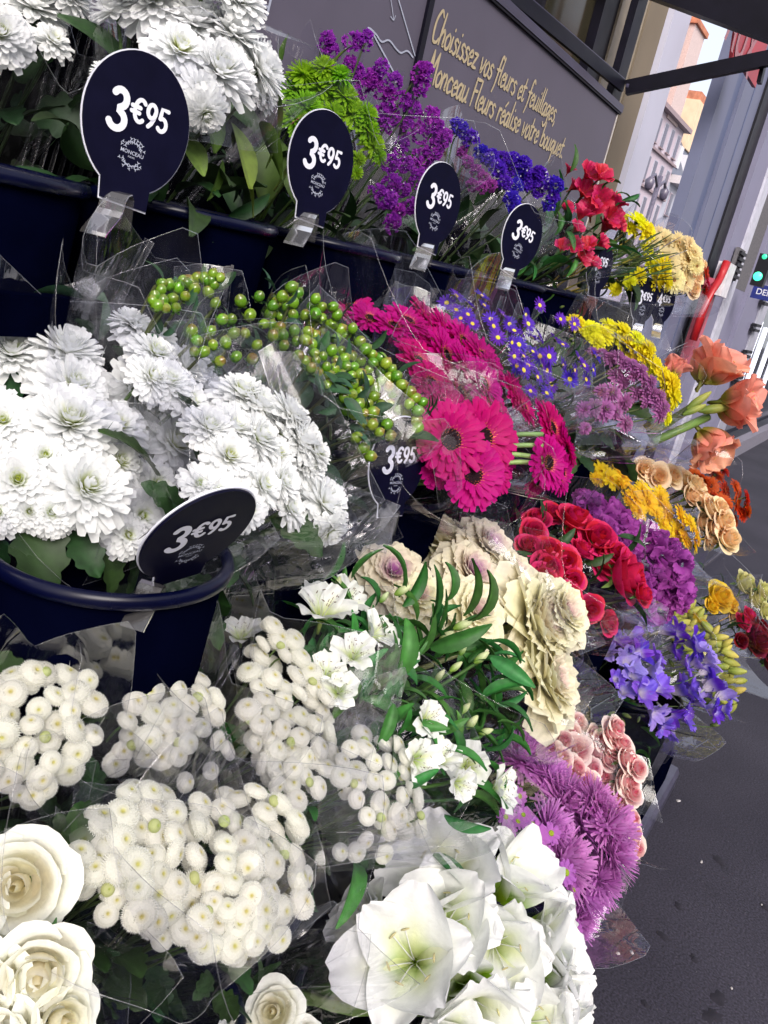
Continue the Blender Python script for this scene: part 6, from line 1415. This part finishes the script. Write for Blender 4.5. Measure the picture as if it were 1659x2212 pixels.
for i, (x, y) in enumerate(scatter([(1415, 1320), (1490, 1305), (1575, 1390), (1605, 1480), (1585, 1535), (1545, 1500), (1500, 1420), (1430, 1365)], 12, 8, 6000)): b.flower('gbud' if i % 3 else 'yfloret', x, y, b.rg.uniform(28, 40), b.rg.uniform(-.01, .01), mix=.4, jit=.5)
for q in [(1500, 1335, 40), (1515, 1350, 40), (1485, 1322, 34)]: b.flower('yrose', *q, .01)
b.stems(8, .002, (.10, .12, .03)); b.wrap(.03, 1.08); b.sheet([(1490, 1330, -.03), (1560, 1400, -.03), (1600, 1500, -.02), (1540, 1480, -.02)], 0, M_FILM, 6, .015)
b = Bq('rose_bouquet', 'pale pink spray rose bunch beside the mauve spider chrysanthemums', GB, (1280, 1670), 1.82, (.15, -.72, .66), .22, .30, 75)
for q in [(1190, 1620, 50), (1215, 1600, 50), (1275, 1660, 54), (1240, 1660, 54), (1310, 1640, 54), (1305, 1710, 54), (1345, 1750, 50), (1320, 1620, 50), (1360, 1690, 50), (1300, 1600, 48), (1340, 1710, 50), (1280, 1590, 46), (1170, 1600, 54), (1200, 1560, 50), (1228, 1585, 60), (1245, 1560, 46), (1245, 1620, 66), (1285, 1630, 62), (1265, 1610, 50), (1262, 1690, 66), (1300, 1680, 56), (1328, 1730, 68), (1362, 1715, 54), (1362, 1770, 48), (1368, 1830, 56), (1320, 1585, 66), (1350, 1640, 64), (1340, 1610, 56), (1330, 1570, 44), (1290, 1720, 54), (1345, 1690, 60), (1210, 1640, 54), (1375, 1660, 50), (1300, 1760, 46), (1370, 1800, 40)]: b.flower('prose', q[0], q[1], q[2]*1.12, -.015, mix=.35, jit=.2, cam=.75)
b.stems(8, .0022, (.08, .11, .03)); b.under('dark', 18, .05, 1.0, (.01, .12)); b.wrap(.04, 1.0, M_FILM, 4, .05, ph=.9)
b.sheet([(1180, 1545, -.02), (1400, 1640, .0), (1430, 1780, .02), (1280, 1700, -.03)], 0, M_FILM, 8, .015)
b = Bq('spider_chrysanthemum_bouquet', 'mauve spider chrysanthemum bunch with small mauve daisies', GB, (1210, 1800), 1.58, (.1, -.7, .7), .22, .30, 76)
for q in [(1125, 1650, 165), (1180, 1680, 120), (1210, 1740, 170), (1250, 1790, 180), (1205, 1860, 180), (1305, 1790, 170), (1320, 1850, 140), (1255, 1930, 150), (1240, 1985, 120), (1290, 1900, 120), (1180, 1790, 130), (1280, 1730, 110)]: b.flower('spider', *q, mix=.35, jit=.2, cam=.2)
for q in [(1122, 1720, 44), (1092, 1765, 44), (1108, 1740, 40), (1160, 1808, 66), (1178, 1850, 50), (1190, 1800, 50), (1222, 1885, 60), (1118, 1775, 44), (1130, 1760, 40), (1100, 1795, 40), (1205, 1962, 50), (1238, 1922, 44), (1232, 2030, 46), (1185, 1905, 44), (1145, 1840, 44), (1220, 1995, 44), (1245, 2010, 40), (1150, 1780, 40)]: b.flower('daisym', *q, -.085, mix=.4, jit=.25, cam=.3)
b.stems(8, .002, (.06, .10, .03)); b.under('lobed', 12, .05, .95, (.02, .12)); b.wrap(.03, 1.06, M_FILM, 4, .05, ph=1.5)
b.sheet([(1240, 1850, -.02), (1400, 1770, .02), (1330, 2010, .03), (1240, 2040, .0)], 0, M_FILM, 8, .015)
b = Bq('rose_bouquet', 'large creamy white roses in the lower left corner', GB, (70, 2040), .58, (-.1, -.6, .8), .11, .26, 77)
b.flower('crose', 48, 1908, 235, 0, axis=nrm(-FW*.85+UP*.25+RT*.15), spin=.4); b.flower('crose', 84, 2088, 210, -.015, axis=nrm(-FW*.85-UP*.05+RT*.3), spin=2.2)
b.flower('crose', 120, 2200, 190, -.02, axis=nrm(-FW*.6+UP*.2+RT*.6), spin=4); b.flower('crose', -30, 2120, 210, .0, axis=nrm(-FW*.8+UP*.1), spin=1); b.flower('crose', -60, 1960, 190, .02, axis=nrm(-FW*.7+UP*.4-RT*.2), spin=3); b.flower('crose', 10, 2240, 190, -.01, axis=nrm(-FW*.8+UP*.1), spin=5.2)
b.stems(4, .003); b.under('dark', 10, .05, .95, (.04, .14)); b.wrap(.02, 1.05, M_FILM, 4, .04)
b.sheet([(190, 1990, .03), (275, 2040, .03), (278, 2240, .03), (170, 2240, .02)], 0, M_FILM, 7, .01)
b = Bq('rose_bouquet', 'small cream rose peeping in at the bottom edge between the pails', GB, (600, 2185), .86, (0, -.55, .83), .10, .24, 78)
b.flower('crose', 595, 2185, 130, 0, axis=nrm(-FW*.7+UP*.4-RT*.1), spin=1); b.flower('crose', 520, 2240, 110, .02, cam=.4); b.flower('crose', 660, 2260, 110, .01, cam=.4)
b.stems(3); b.under('dark', 7, .045, .9, (.02, .1)); b.wrap(.04, 1.15, M_FILM, 4, .04)
b.sheet([(530, 2010, .04), (660, 2090, .03), (640, 2230, .0), (480, 2230, .0)], 0, M_FILM, 7, .01)
b = Bq('amaryllis_bouquet', 'large white amaryllis bunch with green throats at the bottom', GB, (980, 2040), 1.12, (-.05, -.62, .78), .24, .34, 79)
b.flower('hip', 898, 2080, 320, -.05, axis=nrm(-FW*.62+UP*.40-RT*.12), spin=.2, label='open white bloom with a bright green throat')
b.flower('hip', 980, 1930, 310, .02, axis=nrm(-FW*.45+UP*.55-RT*.25), spin=.9)
b.flower('hip', 1072, 1930, 230, .0, axis=nrm(-FW*.3+UP*.6+RT*.6), spin=2)
for q, ax in [((1000, 2130, 280), -FW*.7-UP*.1+RT*.1), ((1125, 2040, 210), -FW*.4+UP*.2+RT*.75), ((1150, 2125, 180), -FW*.5-UP*.1+RT*.7), ((1110, 2200, 240), -FW*.8+UP*.2+RT*.2), ((960, 2010, 240), -FW*.6+UP*.6), ((1060, 2030, 220), -FW*.8+UP*.2+RT*.1), ((1175, 2195, 150), -FW*.4-UP*.2+RT*.8), ((830, 2010, 170), -FW*.3+UP*.5-RT*.7), ((960, 2230, 220), -FW*.8)]:
    b.flower('hip', q[0], q[1], q[2]*1.12, .02+.02*b.rg.random(), axis=nrm(ax)); b.flower('hip', q[0]+6, q[1]-4, q[2]*.95, .03, axis=nrm(ax+.1*UP))
b.stems(6, .008, (.12, .2, .06)); b.wrap(-.04, .9, M_FILM, 4, .04); b.sheet([(770, 1890, .06), (905, 1890, .06), (760, 2060, .03), (690, 2080, .04)], 0, M_FILM, 7, .01)
